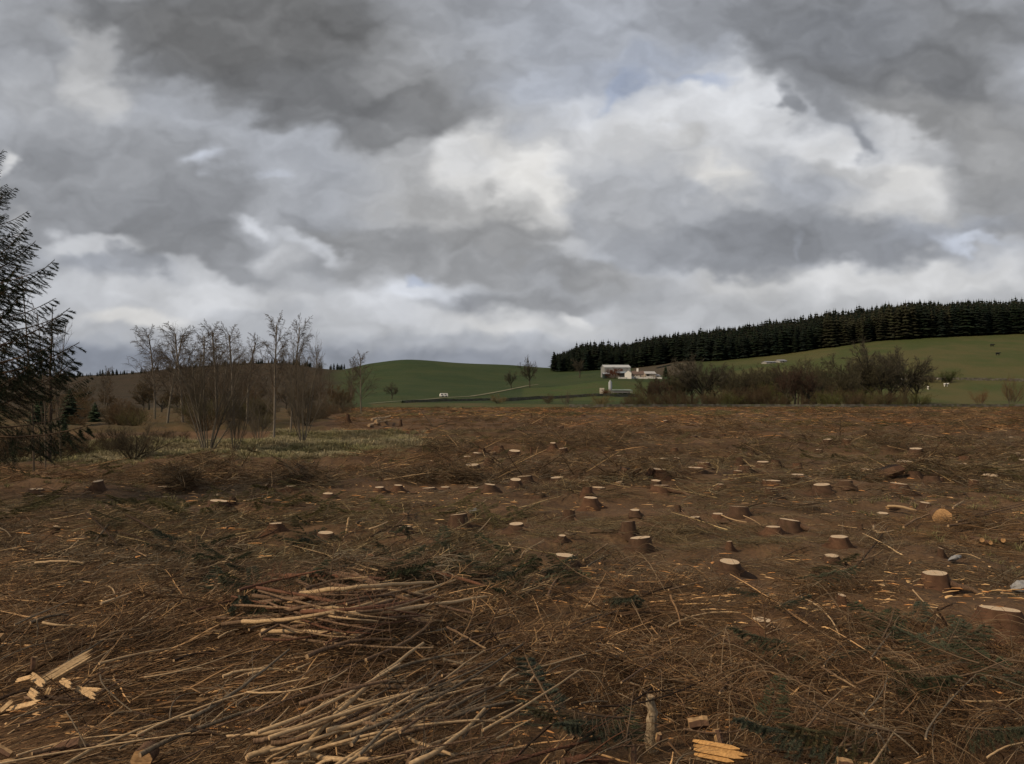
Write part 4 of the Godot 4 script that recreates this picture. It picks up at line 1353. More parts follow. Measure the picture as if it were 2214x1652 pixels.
		tree_px("oak_tree", "oak", t[0], t[1], t[2], t[3], "%s bare oak in the pasture line beside the %s" % ["taller" if t[1] < 786 else "lower", "broad oak" if t[0] < 1610 else ("far sheds" if t[0] < 1730 else ("alders" if t[0] < 1800 else "largest oak"))], "tree", g, Color(0.98, 0.98, 0.9))
	for t in [[1718, 784, 226, 0.85], [1748, 800, 224, 0.8], [1432, 815, 226, 0.75], [1700, 800, 224, 0.7], [1410, 825, 232, 0.7]]:
		tree_px("alder_tree", "oak", t[0], t[1], t[2], t[3], "bare alder with purplish red twigs at the pasture edge", "tree", "red twigged alders", Color(0.95, 0.82, 0.82))
	for t in [[1390, 835, 220, 0.9], [1460, 840, 216, 1.0], [1555, 835, 218, 1.0], [1610, 835, 216, 0.9], [1660, 832, 215, 0.9], [1785, 838, 218, 1.0], [1830, 835, 222, 1.0], [1865, 832, 232, 1.2], [1890, 845, 216, 1.1], [1960, 850, 212, 0.8], [1500, 850, 212, 1.0], [1940, 862, 210, 1.1], [1350, 858, 216, 0.9], [1690, 850, 211, 1.0], [1740, 852, 211, 1.0], [1372, 842, 228, 1.0], [1420, 845, 214, 1.0], [1445, 830, 240, 1.0], [1580, 842, 214, 1.1], [1535, 848, 213, 1.0], [1625, 825, 235, 1.0], [1675, 822, 240, 1.0], [1765, 825, 240, 1.0], [1805, 848, 213, 1.1], [1845, 852, 212, 1.2], [1912, 838, 245, 1.1], [1945, 835, 262, 1.0], [1985, 845, 250, 1.0]]:
		tree_px("hedge_bush", "scrub", t[0], t[1], t[2], t[3], "%s bare hedge bush beyond the clearing below the %s" % ["low" if t[1] > 843 else "tall", "farmhouse" if t[0] < 1450 else ("broad oak" if t[0] < 1600 else ("far sheds" if t[0] < 1720 else ("alders" if t[0] < 1800 else "largest oak")))], "bush", "hedge bushes beyond the clearing", [Color(1.0, 1.0, 0.9), Color(0.9, 0.85, 0.8), Color(0.95, 1.05, 0.8)][rng.randi() % 3])
	tree_px("willow_bush", "scrub", 1075, 850, 262, 1.7, "wide pale grey willow bush on the pasture below the track", "bush", "", Color(1.3, 1.3, 1.15))
	tree_px("willow_bush", "scrub", 1300, 848, 226, 1.2, "round pale olive willow bush below the feed bin", "bush", "", Color(1.35, 1.35, 1.0))
	tree_px("willow_bush", "scrub", 1185, 849, 268, 1.2, "low grey bush before the field wall", "bush")
	tree_px("willow_bush", "willow", 1226, 843, 211, 0.9, "upright bare bush at the pasture edge beyond the far wall", "bush")
	tree_px("copper_bush", "scrub", 1326, 793, -at_px(1326, 819).z, 0.9, "copper red bush in front of the grey barn", "bush", "", Color(0.95, 0.62, 0.52))
	tree_px("copper_bush", "scrub", 1309, 838, -at_px(1309, 856).z, 1.0, "low red brown bush beside the feed bin", "bush", "", Color(1.0, 0.72, 0.62))
	tree_px("thorn_tree", "scrub", 2055, 798, -at_px(2055, 828).z, 0.9, "dark hawthorn behind the black hurdle", "tree", "", Color(0.6, 0.75, 0.5))
	tree_px("thorn_tree", "scrub", 2015, 806, -at_px(2015, 828).z, 0.9, "thin bare hawthorn beside the dark hawthorn", "tree")
	tree_px("roadside_tree", "willow", 2186, 806, 212, 1.15, "wide russet bare tree standing behind the drystone wall", "tree", "", Color(1.1, 0.98, 0.85))
	tree_px("roadside_tree", "willow", 2120, 838, 226, 1.2, "low russet bush beside the wide russet tree", "bush", "", Color(1.2, 1.0, 0.8))

func build_spruce(label: String, at: Vector3, high: float, reach: float, n: int, from: float) -> void:
	var tone := Color(0.035, 0.047, 0.026)
	var o := thing("spruce_tree", label, "tree", at)
	var tb := Buf.new()
	tb.tube(bent(Vector3(0, -0.2, 0), Vector3(0.05, high, 0), Vector3(0, high * 0.5, 0), 10, 0.02), taper(high * 0.016, high * 0.002, 10), 8, Color(0.11, 0.08, 0.06), Color(0.1, 0.075, 0.05))
	part("trunk", tb.mesh(), M.bark, o)
	var kinds := []
	for k in 4:
		kinds.append(bough_meshes(1.0, 15, 0.7, 56, tone, 0.026, 0.0022))
	for k in n:
		var f := from + (1.0 - from) * (k + R(0, 0.8)) / n
		var l := reach * (pow(1.0 - (f - from) / (1.0 - from), 0.75) * 0.95 + 0.08) * R(0.75, 1.1)
		var kk: Array = kinds[rng.randi() % 4]
		var bn := part("bough", kk[0], M.twig, o)
		part("needles", kk[1], M.needles, bn)
		bn.position = Vector3(0, high * f, 0)
		bn.rotation = Vector3(0, k * 2.4 + R(-0.3, 0.3), R(-0.12, 0.42) + 0.25 * f)
		bn.scale = Vector3.ONE * l

func small_spruce(p: Vector3, h: float, wide: float, label: String, group: String) -> void:
	var o := thing("young_spruce", label, "tree", p, R(0, TAU), group)
	var m := part("crown", conifer_mesh(16, 0.17, Color(0.028, 0.040, 0.022)), M.needles, o)
	m.scale = Vector3(h * wide, h, h * wide)
	var b := Buf.new()
	b.tube(PackedVector3Array([Vector3(0, -0.1, 0), Vector3(0, h * 0.3, 0)]), PackedFloat32Array([h * 0.02, h * 0.015]), 6, Color(0.08, 0.06, 0.045), Color(0.08, 0.06, 0.045))
	part("trunk", b.mesh(), M.bark, o)

# crop, centre column, top row, width, visible height, root length in widths, root direction in degrees (measured in the enlarged crops)
const STUMPS := [
	["A", 335, 245, 95, 28], ["A", 275, 197, 90, 18], ["A", 1212, 180, 80, 16], ["A", 1238, 232, 75, 36], ["A", 1605, 238, 50, 34], ["A", 1618, 305, 140, 62], ["A", 1722, 255, 45, 55], ["A", 760, 187, 40, 14], ["A", 425, 487, 40, 34], ["A", 1750, 400, 35, 14],
	["B", 155, 413, 95, 34], ["B", 195, 447, 95, 60], ["B", 305, 162, 70, 30], ["B", 578, 227, 75, 22], ["B", 562, 515, 115, 46], ["B", 672, 415, 75, 30], ["B", 957, 185, 65, 34], ["B", 1095, 185, 65, 46], ["B", 1145, 470, 90, 46], ["B", 1320, 187, 95, 26],
	["B", 1440, 182, 65, 18], ["B", 1648, 187, 85, 18], ["B", 1540, 382, 125, 100], ["B", 1965, 450, 105, 54, 0.9, 40], ["B", 2140, 225, 65, 36],
	["C", 500, 212, 75, 66], ["C", 525, 285, 110, 84], ["C", 480, 142, 80, 18], ["C", 1090, 183, 130, 60, 1.3, 35], ["C", 1565, 175, 70, 32], ["C", 1690, 130, 75, 20], ["C", 1975, 192, 95, 74], ["C", 355, 388, 95, 100, 1.0, 50], ["C", 882, 400, 75, 40], ["C", 1228, 345, 40, 50], ["C", 1365, 440, 80, 26],
	["C", 1548, 410, 80, 34], ["C", 1720, 355, 140, 84], ["C", 2122, 438, 165, 96, 1.0, 25], ["C", 1992, 515, 115, 54], ["C", 298, 583, 55, 40], ["C", 830, 518, 105, 98], ["C", 925, 602, 160, 120], ["C", 320, 742, 155, 100], ["C", 1640, 632, 45, 66], ["C", 1642, 793, 155, 110],
	["D", 575, 168, 130, 70], ["D", 770, 148, 95, 46], ["D", 1195, 170, 130, 76], ["D", 1145, 50, 50, 34], ["D", 380, 115, 100, 18], ["D", 1408, 323, 85, 46], ["D", 1062, 407, 90, 46], ["D", 710, 597, 135, 92], ["D", 650, 748, 105, 64], ["D", 1530, 690, 45, 70], ["D", 1480, 888, 190, 140, 1.2, 30], ["D", 730, 1065, 65, 95],
	["H", 2000, 212, 290, 150], ["H", 85, 298, 150, 50], ["C", 760, 160, 60, 16], ["C", 590, 203, 100, 18], ["D", 885, 490, 32, 54]]

func build_stumps() -> void:
	set_marks()
	for k in 7:
		stump_kinds.append(stump_parts(k))
	for s in STUMPS:
		var top := crop(s[0], s[1], s[2])
		var foot := crop(s[0], s[1], s[2] + s[4])
		var k: float = TO_D / CROP[s[0]][2]
		var p := at_px(foot.x, foot.y)
		var u := -p.z / FX
		var rr: float = s[3] * k * 0.5 * u
		var h: float = (foot.y - top.y) * u
		if s[0] == "H": h += 0.05
		var label := "freshly cut conifer stump with a pale round top on brown litter"
		var group := "cut stumps on the litter"
		if s[3] < 60:
			label = "thin small cut stub with pale top"
			group = "thin cut stubs"
		elif s.size() > 5:
			label = "cut stump with long root"
			group = "stumps with a surface root"
		elif s[0] == "H" and s[3] > 200:
			label = "largest cut stump, broad yellow slanting top sunk in brash"
			group = ""
		if group == "cut stumps on the litter":
			label = "%s %s cut stump with pale top %s" % ["broad" if rr > 0.13 else "narrow", "tall" if h > 0.22 else ("low" if h < 0.12 else "knee"), near_mark(p)]
			label = label.replace(" knee ", " middling ")
		elif group:
			label += " " + near_mark(p)
		put_stump(p, rr, maxf(h, 0.06), label, group, (s[5] * rr * 2.2) if s.size() > 5 else 0.0, deg_to_rad(s[6]) if s.size() > 5 else 0.0)
	# more rows of stumps reaching back over the clearing
	for k in 170:
		var yd := HY + 30.0 + 165.0 * pow(rng.randf(), 1.2)
		var xd := R(60, 2260)
		if xd < 930.0 and yd < 1045.0: continue
		var p := at_px(xd, yd)
		put_stump(p, R(0.10, 0.13) if k % 2 else R(0.15, 0.2), R(0.12, 0.26), "small far cut stump, %s, out on the clearing %s" % ["narrow" if k % 2 else "wide", "below the farm" if xd < 1500 else ("below the oaks" if xd < 1990 else "below the grazing cattle")], "far stumps on the clearing")
	for q in [[752, 925, 16, 7], [866, 925, 15, 5], [1148, 1000, 32, 4], [1148, 912, 18, 2.5]]:
		var p := at_px(q[0], q[1])
		var u := -p.z / FX
		put_stump(p, q[3] * u * 0.5, q[2] * u, "tall pale splintered stub standing up from the brash", "tall pale stubs")

func build_sticks() -> void:
	var S := [
		["E", [[820, 600], [1390, 480]], 20, "pale"], ["E", [[1180, 710], [1600, 625], [1960, 490]], 13, "pale"], ["E", [[1810, 702], [2214, 640]], 25, "pale"], ["E", [[1740, 1110], [2150, 990]], 15, "bark"], ["E", [[1720, 1070], [1990, 860]], 12, "pale"], ["E", [[2000, 1350], [2214, 1250]], 32, "pale"],
		["E", [[830, 690], [880, 800], [1090, 980]], 14, "grey"], ["E", [[1090, 980], [1840, 1180]], 16, "dark"], ["E", [[1135, 265], [1430, 80]], 14, "pale"], ["E", [[1160, 250], [1500, 90]], 12, "pale"], ["E", [[830, 120], [1220, 0]], 14, "pale"], ["E", [[0, 590], [440, 430]], 10, "grey"], ["E", [[0, 480], [180, 410]], 8, "grey"],
		["E", [[975, 405], [1290, 385]], 10, "dark"], ["E", [[1770, 395], [1930, 330]], 14, "pale"], ["E", [[400, 860], [560, 885], [740, 870]], 28, "dark"], ["E", [[0, 900], [260, 820]], 22, "dark"], ["E", [[120, 1040], [520, 930]], 12, "grey"], ["E", [[560, 980], [720, 1260]], 12, "grey"], ["E", [[1390, 1040], [1440, 880], [1600, 830]], 12, "grey"], ["E", [[1870, 1200], [2120, 1090]], 14, "bark"],
		["F", [[0, 1340], [340, 1210], [880, 1000]], 45, "pale"], ["F", [[880, 980], [1040, 890]], 24, "pale"], ["F", [[450, 1300], [850, 1365], [1380, 1290]], 42, "pale"], ["F", [[440, 1275], [900, 1210], [1400, 1050]], 26, "pale"], ["F", [[860, 1330], [1210, 1200]], 28, "pale"], ["F", [[1140, 1130], [1380, 1230], [1650, 1330]], 32, "pale"],
		["F", [[710, 960], [940, 840]], 20, "pale"], ["F", [[1050, 985], [1480, 800]], 28, "dark"], ["F", [[1480, 800], [1890, 495]], 18, "pale"], ["F", [[1430, 1030], [1920, 800], [2214, 640]], 24, "grey"], ["F", [[1470, 1110], [1900, 840]], 20, "grey"], ["F", [[0, 1010], [480, 820]], 20, "bark"], ["F", [[300, 380], [800, 355]], 28, "bark"],
		["F", [[155, 270], [520, 285]], 30, "pale"], ["F", [[520, 287], [900, 295]], 22, "bark"], ["F", [[0, 220], [320, 210]], 16, "pale"], ["F", [[840, 410], [1240, 190]], 34, "bark"], ["F", [[500, 530], [1000, 300]], 24, "bark"], ["F", [[720, 190], [1150, 150], [1480, 185]], 24, "bark"], ["F", [[640, 720], [860, 600]], 16, "bark"],
		["F", [[940, 570], [1330, 380], [1470, 230]], 24, "bark"], ["F", [[1590, 310], [1900, 480]], 20, "bark"], ["F", [[470, 0], [850, 100]], 30, "bark"], ["F", [[640, 0], [760, 70]], 16, "bark"], ["F", [[340, 90], [640, 130]], 24, "bark"], ["F", [[1650, 430], [2050, 350], [2214, 370]], 14, "bark"], ["F", [[1890, 500], [2214, 430]], 14, "bark"],
		["F", [[550, 1080], [1150, 720]], 16, "bark"], ["F", [[0, 600], [220, 440]], 12, "bark"], ["F", [[0, 685], [250, 640]], 24, "pale"], ["F", [[390, 640], [490, 595]], 18, "pale"], ["F", [[190, 1400], [540, 1380]], 22, "pale"], ["F", [[520, 1423], [760, 1380]], 30, "pale"], ["F", [[200, 1160], [600, 1000]], 18, "bark"], ["F", [[180, 1090], [330, 940]], 16, "pale"],
		["F", [[900, 1140], [1180, 1045]], 20, "pale"], ["F", [[1050, 1240], [1400, 1060]], 18, "pale"], ["F", [[60, 980], [380, 790]], 14, "pale"], ["F", [[560, 960], [690, 880]], 16, "pale"], ["F", [[1560, 1400], [2214, 1260]], 26, "bark"], ["F", [[1900, 1423], [2214, 1350]], 34, "red"], ["F", [[1280, 1410], [1340, 1300]], 44, "bark"], ["F", [[1370, 1410], [1445, 1295]], 44, "grey"],
		["B", [[350, 865], [560, 960], [740, 1000]], 28, "bark"], ["B", [[440, 820], [680, 975]], 20, "bark"], ["B", [[590, 880], [720, 940]], 18, "bark"], ["B", [[610, 810], [830, 880]], 16, "bark"], ["B", [[790, 900], [880, 1060]], 12, "pale"], ["B", [[330, 985], [540, 1020]], 22, "bark"], ["B", [[650, 1090], [980, 1065]], 22, "bark"], ["B", [[720, 790], [850, 870]], 14, "bark"],
		["B", [[860, 950], [1050, 1020]], 18, "bark"], ["B", [[1050, 700], [1230, 860]], 16, "bark"], ["B", [[2000, 705], [2040, 640], [2170, 580]], 10, "pale"], ["B", [[1910, 590], [1950, 670]], 8, "pale"],
		["A", [[940, 385], [1270, 580]], 16, "dark"], ["A", [[640, 370], [870, 600]], 12, "dark"], ["A", [[900, 525], [1180, 590]], 14, "dark"], ["A", [[270, 740], [630, 740]], 20, "pale"], ["A", [[800, 905], [860, 960]], 14, "pale"], ["A", [[760, 1035], [1240, 890]], 14, "pale"], ["A", [[790, 985], [1000, 930]], 10, "pale"], ["A", [[440, 700], [590, 570]], 8, "pale"], ["A", [[260, 720], [480, 550]], 9, "bark"], ["A", [[1640, 855], [1790, 770]], 9, "pale"], ["A", [[0, 480], [90, 545]], 9, "grey"], ["A", [[970, 630], [1090, 690]], 12, "bark"], ["A", [[560, 870], [960, 720]], 10, "bark"],
		["G", [[0, 1410], [500, 1265], [840, 1190]], 28, "red"], ["G", [[0, 775], [260, 650], [860, 480]], 17, "pale"], ["G", [[0, 760], [230, 610]], 22, "pale"], ["G", [[200, 830], [320, 660]], 18, "pale"], ["G", [[300, 400], [580, 320], [930, 180]], 14, "bark"], ["G", [[970, 750], [1370, 490]], 12, "bark"], ["G", [[1130, 840], [1470, 810], [1780, 880]], 12, "dark"],
		["G", [[640, 920], [860, 900]], 14, "grey"], ["G", [[0, 200], [220, 130]], 10, "bark"], ["G", [[860, 440], [980, 460]], 10, "pale"], ["G", [[820, 490], [980, 545]], 14, "bark"], ["G", [[1660, 430], [1920, 260]], 9, "grey"], ["G", [[840, 1290], [1160, 1245]], 18, "bark"], ["G", [[1400, 1410], [1540, 1310]], 16, "grey"],
		["H", [[960, 560], [1240, 230]], 15, "grey"], ["H", [[580, 620], [740, 450], [900, 410]], 13, "grey"], ["H", [[900, 1000], [1040, 830], [1090, 690]], 13, "grey"], ["H", [[1390, 1200], [1500, 1000], [1800, 690]], 16, "grey"], ["H", [[850, 1130], [1050, 1110], [1330, 1320]], 17, "grey"], ["H", [[1410, 440], [1800, 390]], 11, "pale"], ["H", [[1850, 690], [2214, 800]], 12, "grey"], ["H", [[230, 140], [440, 50]], 9, "grey"], ["H", [[1880, 1350], [2170, 1230]], 16, "pale"], ["H", [[0, 1290], [250, 1120]], 12, "bark"], ["H", [[560, 630], [830, 790]], 20, "bark"],
		["C", [[1150, 1020], [1540, 935]], 14, "bark"], ["C", [[240, 1120], [560, 940]], 9, "bark"], ["C", [[0, 720], [150, 620]], 9, "pale"],
		["D", [[1230, 520], [1440, 420]], 18, "bark"], ["D", [[1590, 510], [2214, 440]], 18, "bark"], ["D", [[1660, 480], [2214, 340]], 12, "bark"], ["D", [[990, 510], [1020, 560], [1150, 560]], 16, "pale"], ["D", [[1110, 360], [1330, 385]], 22, "pale"], ["D", [[1630, 345], [1720, 310]], 12, "pale"], ["D", [[1780, 430], [2214, 320]], 10, "bark"]]
	for s in S:
		var pix := []
		for q in s[1]:
			pix.append(crop(s[0], q[0], q[1]))
		stick(pix, s[2] * TO_D / CROP[s[0]][2] * 1.12, s[3], false, "", 1.0, 0.05)
	# standing sticks
	stick([crop("G", 1210, 1300), crop("G", 1200, 850)], 30, "ash", true, "thick grey cut stick standing upright out of the brash")
	stick([crop("E", 905, 1350), crop("E", 862, 1085)], 13, "ash", true, "slim grey stick standing upright beside the split log")
	stick([crop("E", 295, 560), crop("E", 340, 240)], 5, "ash", true, "thin curved grey twig standing upright behind the split log")
	stick([crop("F", 1860, 1250), crop("F", 1900, 760)], 7, "ash", true, "thin grey twig standing upright among crossing branches")
	stick([crop("F", 1500, 980), crop("F", 1565, 560)], 5, "ash", true, "thin grey twig rising over a dark hollow in the brash")
	stick([crop("H", 1680, 480), crop("H", 1480, 150)], 7, "dark", true, "dark leaning branch standing out of the brash near the largest stump")
	stick([crop("H", 1380, 310), crop("H", 1420, 210), crop("H", 1620, 130)], 6, "dark", true, "dark crooked twig beside the dark leaning branch")
	stick([crop("F", 2090, 700), crop("F", 2010, 450)], 6, "ash", true, "thin pale twig standing beside the long pale branch")
	stick([crop("B", 715, 520), crop("B", 735, 405)], 6, "pale", true, "thin pale twig standing beside a low stump")
	stick([Vector2(936, 930), Vector2(905, 880)], 2.5, "grey", true, "leaning bare pole on the far side of the clearing")
	# torn slabs, logs and lumps
	splinter(crop("E", 395, 735), crop("E", 780, 510), 24, "large pale split log slab with a torn forked end on the brash")
	for s in [[520, 730, 610, 785, 12], [650, 795, 800, 870, 12], [680, 800, 835, 810, 8], [400, 860, 440, 770, 9], [30, 985, 150, 880, 10], [100, 960, 350, 900, 10], [160, 735, 300, 700, 9], [280, 690, 400, 785, 14], [270, 820, 340, 870, 16]]:
		splinter(crop("E", s[0], s[1]), crop("E", s[2], s[3]), s[4], "pale torn wood splinter lying beside the large split log slab", "splinters beside the split log")
	splinter(crop("G", 1560, 1270), crop("G", 1960, 1345), 34, "orange wedge of split wood with a long point", "", Color(0.62, 0.36, 0.14))
	splinter(crop("A", 1560, 900), crop("A", 1600, 860), 18, "small orange torn chip beside a green spruce bough", "", Color(0.6, 0.33, 0.16))
	log_piece(crop("D", 1545, 445), 20, 0.35, -0.25, "big orange cut log end facing out of the crossed branches")
	log_piece(crop("E", 1165, 1360), 22, 0.14, 0.15, "round tan log end half buried under twigs")
	log_piece(crop("D", 1862, 625), 5, 0.8, -0.3, "thin cut log end in the small log pile", "log_offcut", "log ends of the small log pile")
	log_piece(crop("D", 2032, 625), 5, 0.8, -0.3, "thin cut log end in the small log pile", "log_offcut", "log ends of the small log pile")
	log_piece(crop("D", 2190, 600), 8, 0.8, -0.3, "thin cut log end in the small log pile", "log_offcut", "log ends of the small log pile")
	log_piece(crop("D", 1930, 640), 4.5, 0.8, -0.1, "thin cut log end in the small log pile", "log_offcut", "log ends of the small log pile")
	log_piece(crop("G", 480, 1395), 12, 0.02, -1.5, "short red barked log with a pale end")
	stick([crop("G", 478, 1397), crop("G", 860, 1368)], 22, "red", false, "thick red barked log lying flat at the foot of the brash")
	for s in [["E", 550, 1270, 100, 55], ["E", 60, 1290, 60, 28], ["E", 95, 1395, 45, 42], ["E", 30, 395, 26, 26], ["G", 1580, 1070, 50, 44], ["G", 1268, 1192, 24, 30], ["G", 1745, 1190, 30, 44], ["H", 850, 1305, 36, 30], ["H", 730, 1395, 44, 40], ["E", 300, 590, 22, 34], ["E", 840, 1420, 60, 14], ["E", 1165, 1150, 26, 22], ["G", 1215, 497, 20, 13], ["G", 1060, 1350, 30, 60], ["B", 1190, 800, 30, 42], ["D", 1150, 365, 40, 14]]:
		chunk(crop(s[0], s[1], s[2]), s[3] * 0.75, s[4] * 0.75, "broken tan lump of split wood caught in the brash", Color(0.46, 0.30, 0.155), "lumps of split wood in the brash")
	for s in [["D", 2185, 1000, 52, 30], ["D", 1640, 770, 34, 12], ["B", 1655, 357, 26, 14]]:
		chunk(crop(s[0], s[1], s[2]), s[3], s[4], "pale grey field stone lying on the litter", Color(0.36, 0.37, 0.38), "pale stones on the litter", "field_stone")
	# upturned root plate and dark broken stump in the middle of the clearing
	for s in [["C", 800, 130, 42, 46, 0], ["C", 870, 120, 20, 56, 1], ["C", 985, 110, 16, 40, 1], ["B", 375, 130, 44, 56, 0], ["D", 1050, 110, 90, 36, 0]]:
		chunk(crop(s[0], s[1], s[2]), s[3], s[4], ["dark broken stump remains lying in the clearing", "orange torn root end beside the dark broken stump"][s[5]], [Color(0.03, 0.022, 0.018), Color(0.5, 0.3, 0.14)][s[5]], ["dark broken stumps", "torn root ends"][s[5]], "broken_stump")
	# log heap on the far side
	for k in 6:
		var q := Vector2(806 + R(-10, 12), 914 + R(-3, 4))
		stick([q, q + Vector2(R(22, 42), R(-10, -4))], R(4, 6), "pale", false, ["thickest ", "slim ", "short ", "long ", "slanting ", "topmost "][k] + "pale peeled log in the small heap beyond the pale grass", 1.0, 0.12 * k)
	# the fan of dark branches and the pale heap in front of it
	for k in 58:
		var a := deg_to_rad(R(-34, 26))
		var c := Vector2(770 + rng.randfn(0.0, 95.0), 1315 + rng.randfn(0.0, 34.0))
		var l := R(120, 330)
		var d := Vector2(cos(a), sin(a) * 0.55) * l * 0.5
		stick([c - d, c + Vector2(R(-10, 10), R(-12, 12)), c + d], R(3.5, 11), ["bark", "bark", "red", "bark", "pale"][k % 5], false, "", 1.0, R(0.02, 0.2))
	for k in 44:
		var a := deg_to_rad(rng.randfn(-22.0, 12.0))
		var c := Vector2(760 + rng.randfn(0.0, 170.0), 1560 + rng.randfn(0.0, 55.0))
		var l := R(160, 430)
		var d := Vector2(cos(a), sin(a)) * l * 0.5
		stick([c - d, c + Vector2(R(-12, 12), R(-18, 18)), c + d], R(4, 12.5), ["pale", "bark", "pale", "grey"][k % 4], false, "", 1.0, R(0.02, 0.16))
	# many more branches strewn over the brash
	for k in 210:
		var yd := R(1120, 1660) if k < 140 else R(1010, 1200)
		var xd := R(-40, 2260)
		if xd > 1050.0 and yd < 1300.0 and yd > 1060.0 and rng.randf() < 0.6: continue
		var near := (yd - HY) / 787.0
		var l := R(60, 330) * near
		var lefty := 1.0 - smoothstep(1250.0, 1700.0, xd)
		var a := deg_to_rad(lerpf(R(-70, 70), -22.0 + rng.randfn(0.0, 16.0), lefty))
		var d := Vector2(cos(a), sin(a) * 0.8) * l * 0.5
		var c := Vector2(xd, yd)
		var tone: String = ["bark", "bark", "bark", "grey", "grey", "pale", "dark", "bark"][rng.randi() % 8]
		if xd < 1200 and rng.randf() < 0.15: tone = "pale"
		stick([c - d, c + Vector2(R(-0.09, 0.09), R(-0.09, 0.09)) * l, c + d], lerpf(R(2.5, 5.5), R(3.0, 7.5), lefty) * (0.3 + near), tone)

func build_boughs() -> void:
	var kinds := []
	for k in 4:
		kinds.append(bough_meshes(1.0, 14, 0.25, 64, [Color(0.050, 0.058, 0.034), Color(0.062, 0.068, 0.044), Color(0.056, 0.064, 0.046), Color(0.072, 0.066, 0.036)][k], 0.030, 0.0022))
	var spots := [[650, 1150], [690, 1165], [720, 1180], [640, 1185], [665, 1130], [700, 1140], [780, 1225], [815, 1220], [850, 1210], [835, 1235], [800, 1240], [870, 1200], [890, 1180], [925, 1178], [950, 1175], [985, 1215], [1010, 1240], [1040, 1225], [1065, 1250], [1090, 1230], [1110, 1260], [960, 1245], [990, 1265], [1030, 1205], [1140, 1240], [1080, 1190], [1150, 1270], [1180, 1215],
		[400, 1160], [425, 1185], [450, 1170], [480, 1195], [505, 1180], [530, 1215], [470, 1215], [560, 1225], [480, 1290], [520, 1300], [555, 1280], [590, 1275], [620, 1265], [500, 1265], [540, 1250], [610, 1290], [1330, 1280], [1300, 1260], [1690, 1250], [1660, 1280], [1640, 1310], [1705, 1230], [1960, 1345], [1985, 1370], [1950, 1385], [2000, 1400], [1900, 1380], [1780, 1400], [1720, 1412], [2030, 1410], [2130, 1395], [2160, 1420], [2110, 1430], [2190, 1450], [1870, 1445], [2060, 1460], [2120, 1480],
		[1240, 1590], [1300, 1540], [1370, 1540], [1350, 1600], [1200, 1640], [1960, 1580], [2050, 1560], [1650, 1560], [1850, 1600], [300, 1130], [240, 1150], [870, 1150], [455, 1185], [500, 1200], [440, 1160], [410, 1180], [520, 1285], [560, 1295], [580, 1260], [640, 1150], [675, 1175], [705, 1160], [795, 1230], [825, 1228], [860, 1222], [1000, 1230], [1020, 1250], [1055, 1240], [1075, 1225], [970, 1230], [1100, 1245], [945, 1240], [1120, 1220]]
	for k in spots.size():
		var s: Array = spots[k]
		var p := at_px(s[0], s[1], 0.1)
		p = at_px(s[0], s[1], brash_h(p) + 0.07 + 0.06 * smoothstep(1200.0, 1400.0, s[1]))
		var kn := rng.randi() % 4
		var kk: Array = kinds[kn]
		var sc := R(0.38, 0.78)
		var o := thing("spruce_bough", "%s %s cut spruce bough %s" % ["small" if sc < 0.5 else ("large" if sc > 0.65 else "middling"), ["dark green", "grey green", "blue green", "olive green"][kn], near_mark(p)], "branch", p, R(0, TAU), "green spruce boughs on the brash")
		var st := part("stem", kk[0], M.twig, o)
		var ne := part("needles", kk[1], M.needles, o)
		for m in [st, ne]:
			m.scale = Vector3.ONE * sc
			m.rotation = Vector3(R(-0.35, 0.35), 0, R(0.0, 0.3))
	# far and half buried green brash nobody could count
	var xf := [[], []]
	var cs := [[], []]
	for k in 1300:
		var yd := HY + 24.0 + 250.0 * pow(rng.randf(), 1.3)
		var xd := R(-50, 2260)
		if xd < 720.0 and yd < 1010.0: continue
		var d := EYE * FX / (yd - HY)
		var x := (xd - CX) / FX * d
		if n_low.get_noise_2d(x * 0.8 + 90.0, d * 0.5) < 0.16: continue
		var sc := R(0.4, 0.9) * (1.0 + d / 200.0)
		var b := Basis.from_euler(Vector3(R(-0.5, 0.5), R(0, TAU), R(0, 0.5))).scaled(Vector3(sc, sc * 0.7, sc))
		xf[k % 2].append(Transform3D(b, Vector3(x, ground_h(x, -d) + 0.08, -d)))
		cs[k % 2].append(Color(1.5, 1.15, 0.8) * R(0.6, 1.5))
	for k in 2:
		stuff("green_brash", kinds[k + 1][1], M.needles, xf[k], cs[k], ["dull green needle brash lying in patches over the clearing", "blue green needle brash lying in patches over the clearing"][k], "brash")

var stump_at := []

func near_stump(x: float, z: float) -> bool:
	for q in stump_at:
		# keep clear round the stump and just in front of it
		if absf(x - q.x) < q.z + 0.22 and z - q.y > -q.z - 0.2 and z - q.y < q.z + 0.55:
			return true
	return false

func bare_spot(q: Vector2, x: float, z: float) -> float:
	# how thickly the brash lies: thin on the raked litter where the stumps stand free
	var wob := 60.0 * n_low.get_noise_2d(x * 1.5, z * 1.5)
	var dens := 1.0
	dens = minf(dens, lerpf(0.10, 1.0, smoothstep(1270.0 + 70.0 * smoothstep(1300.0, 1700.0, q.x), 1370.0 + 70.0 * smoothstep(1300.0, 1700.0, q.x), q.y + wob) + 1.0 - smoothstep(950.0, 1120.0, q.x + wob * 2.0) + 1.0 - smoothstep(1050.0, 1080.0, q.y + wob * 0.3)))
	if q.x < 1120.0:
		dens = minf(dens, lerpf(0.22, 1.0, smoothstep(1120.0, 1200.0, q.y + wob) + 1.0 - smoothstep(1040.0, 1060.0, q.y)))
	return dens

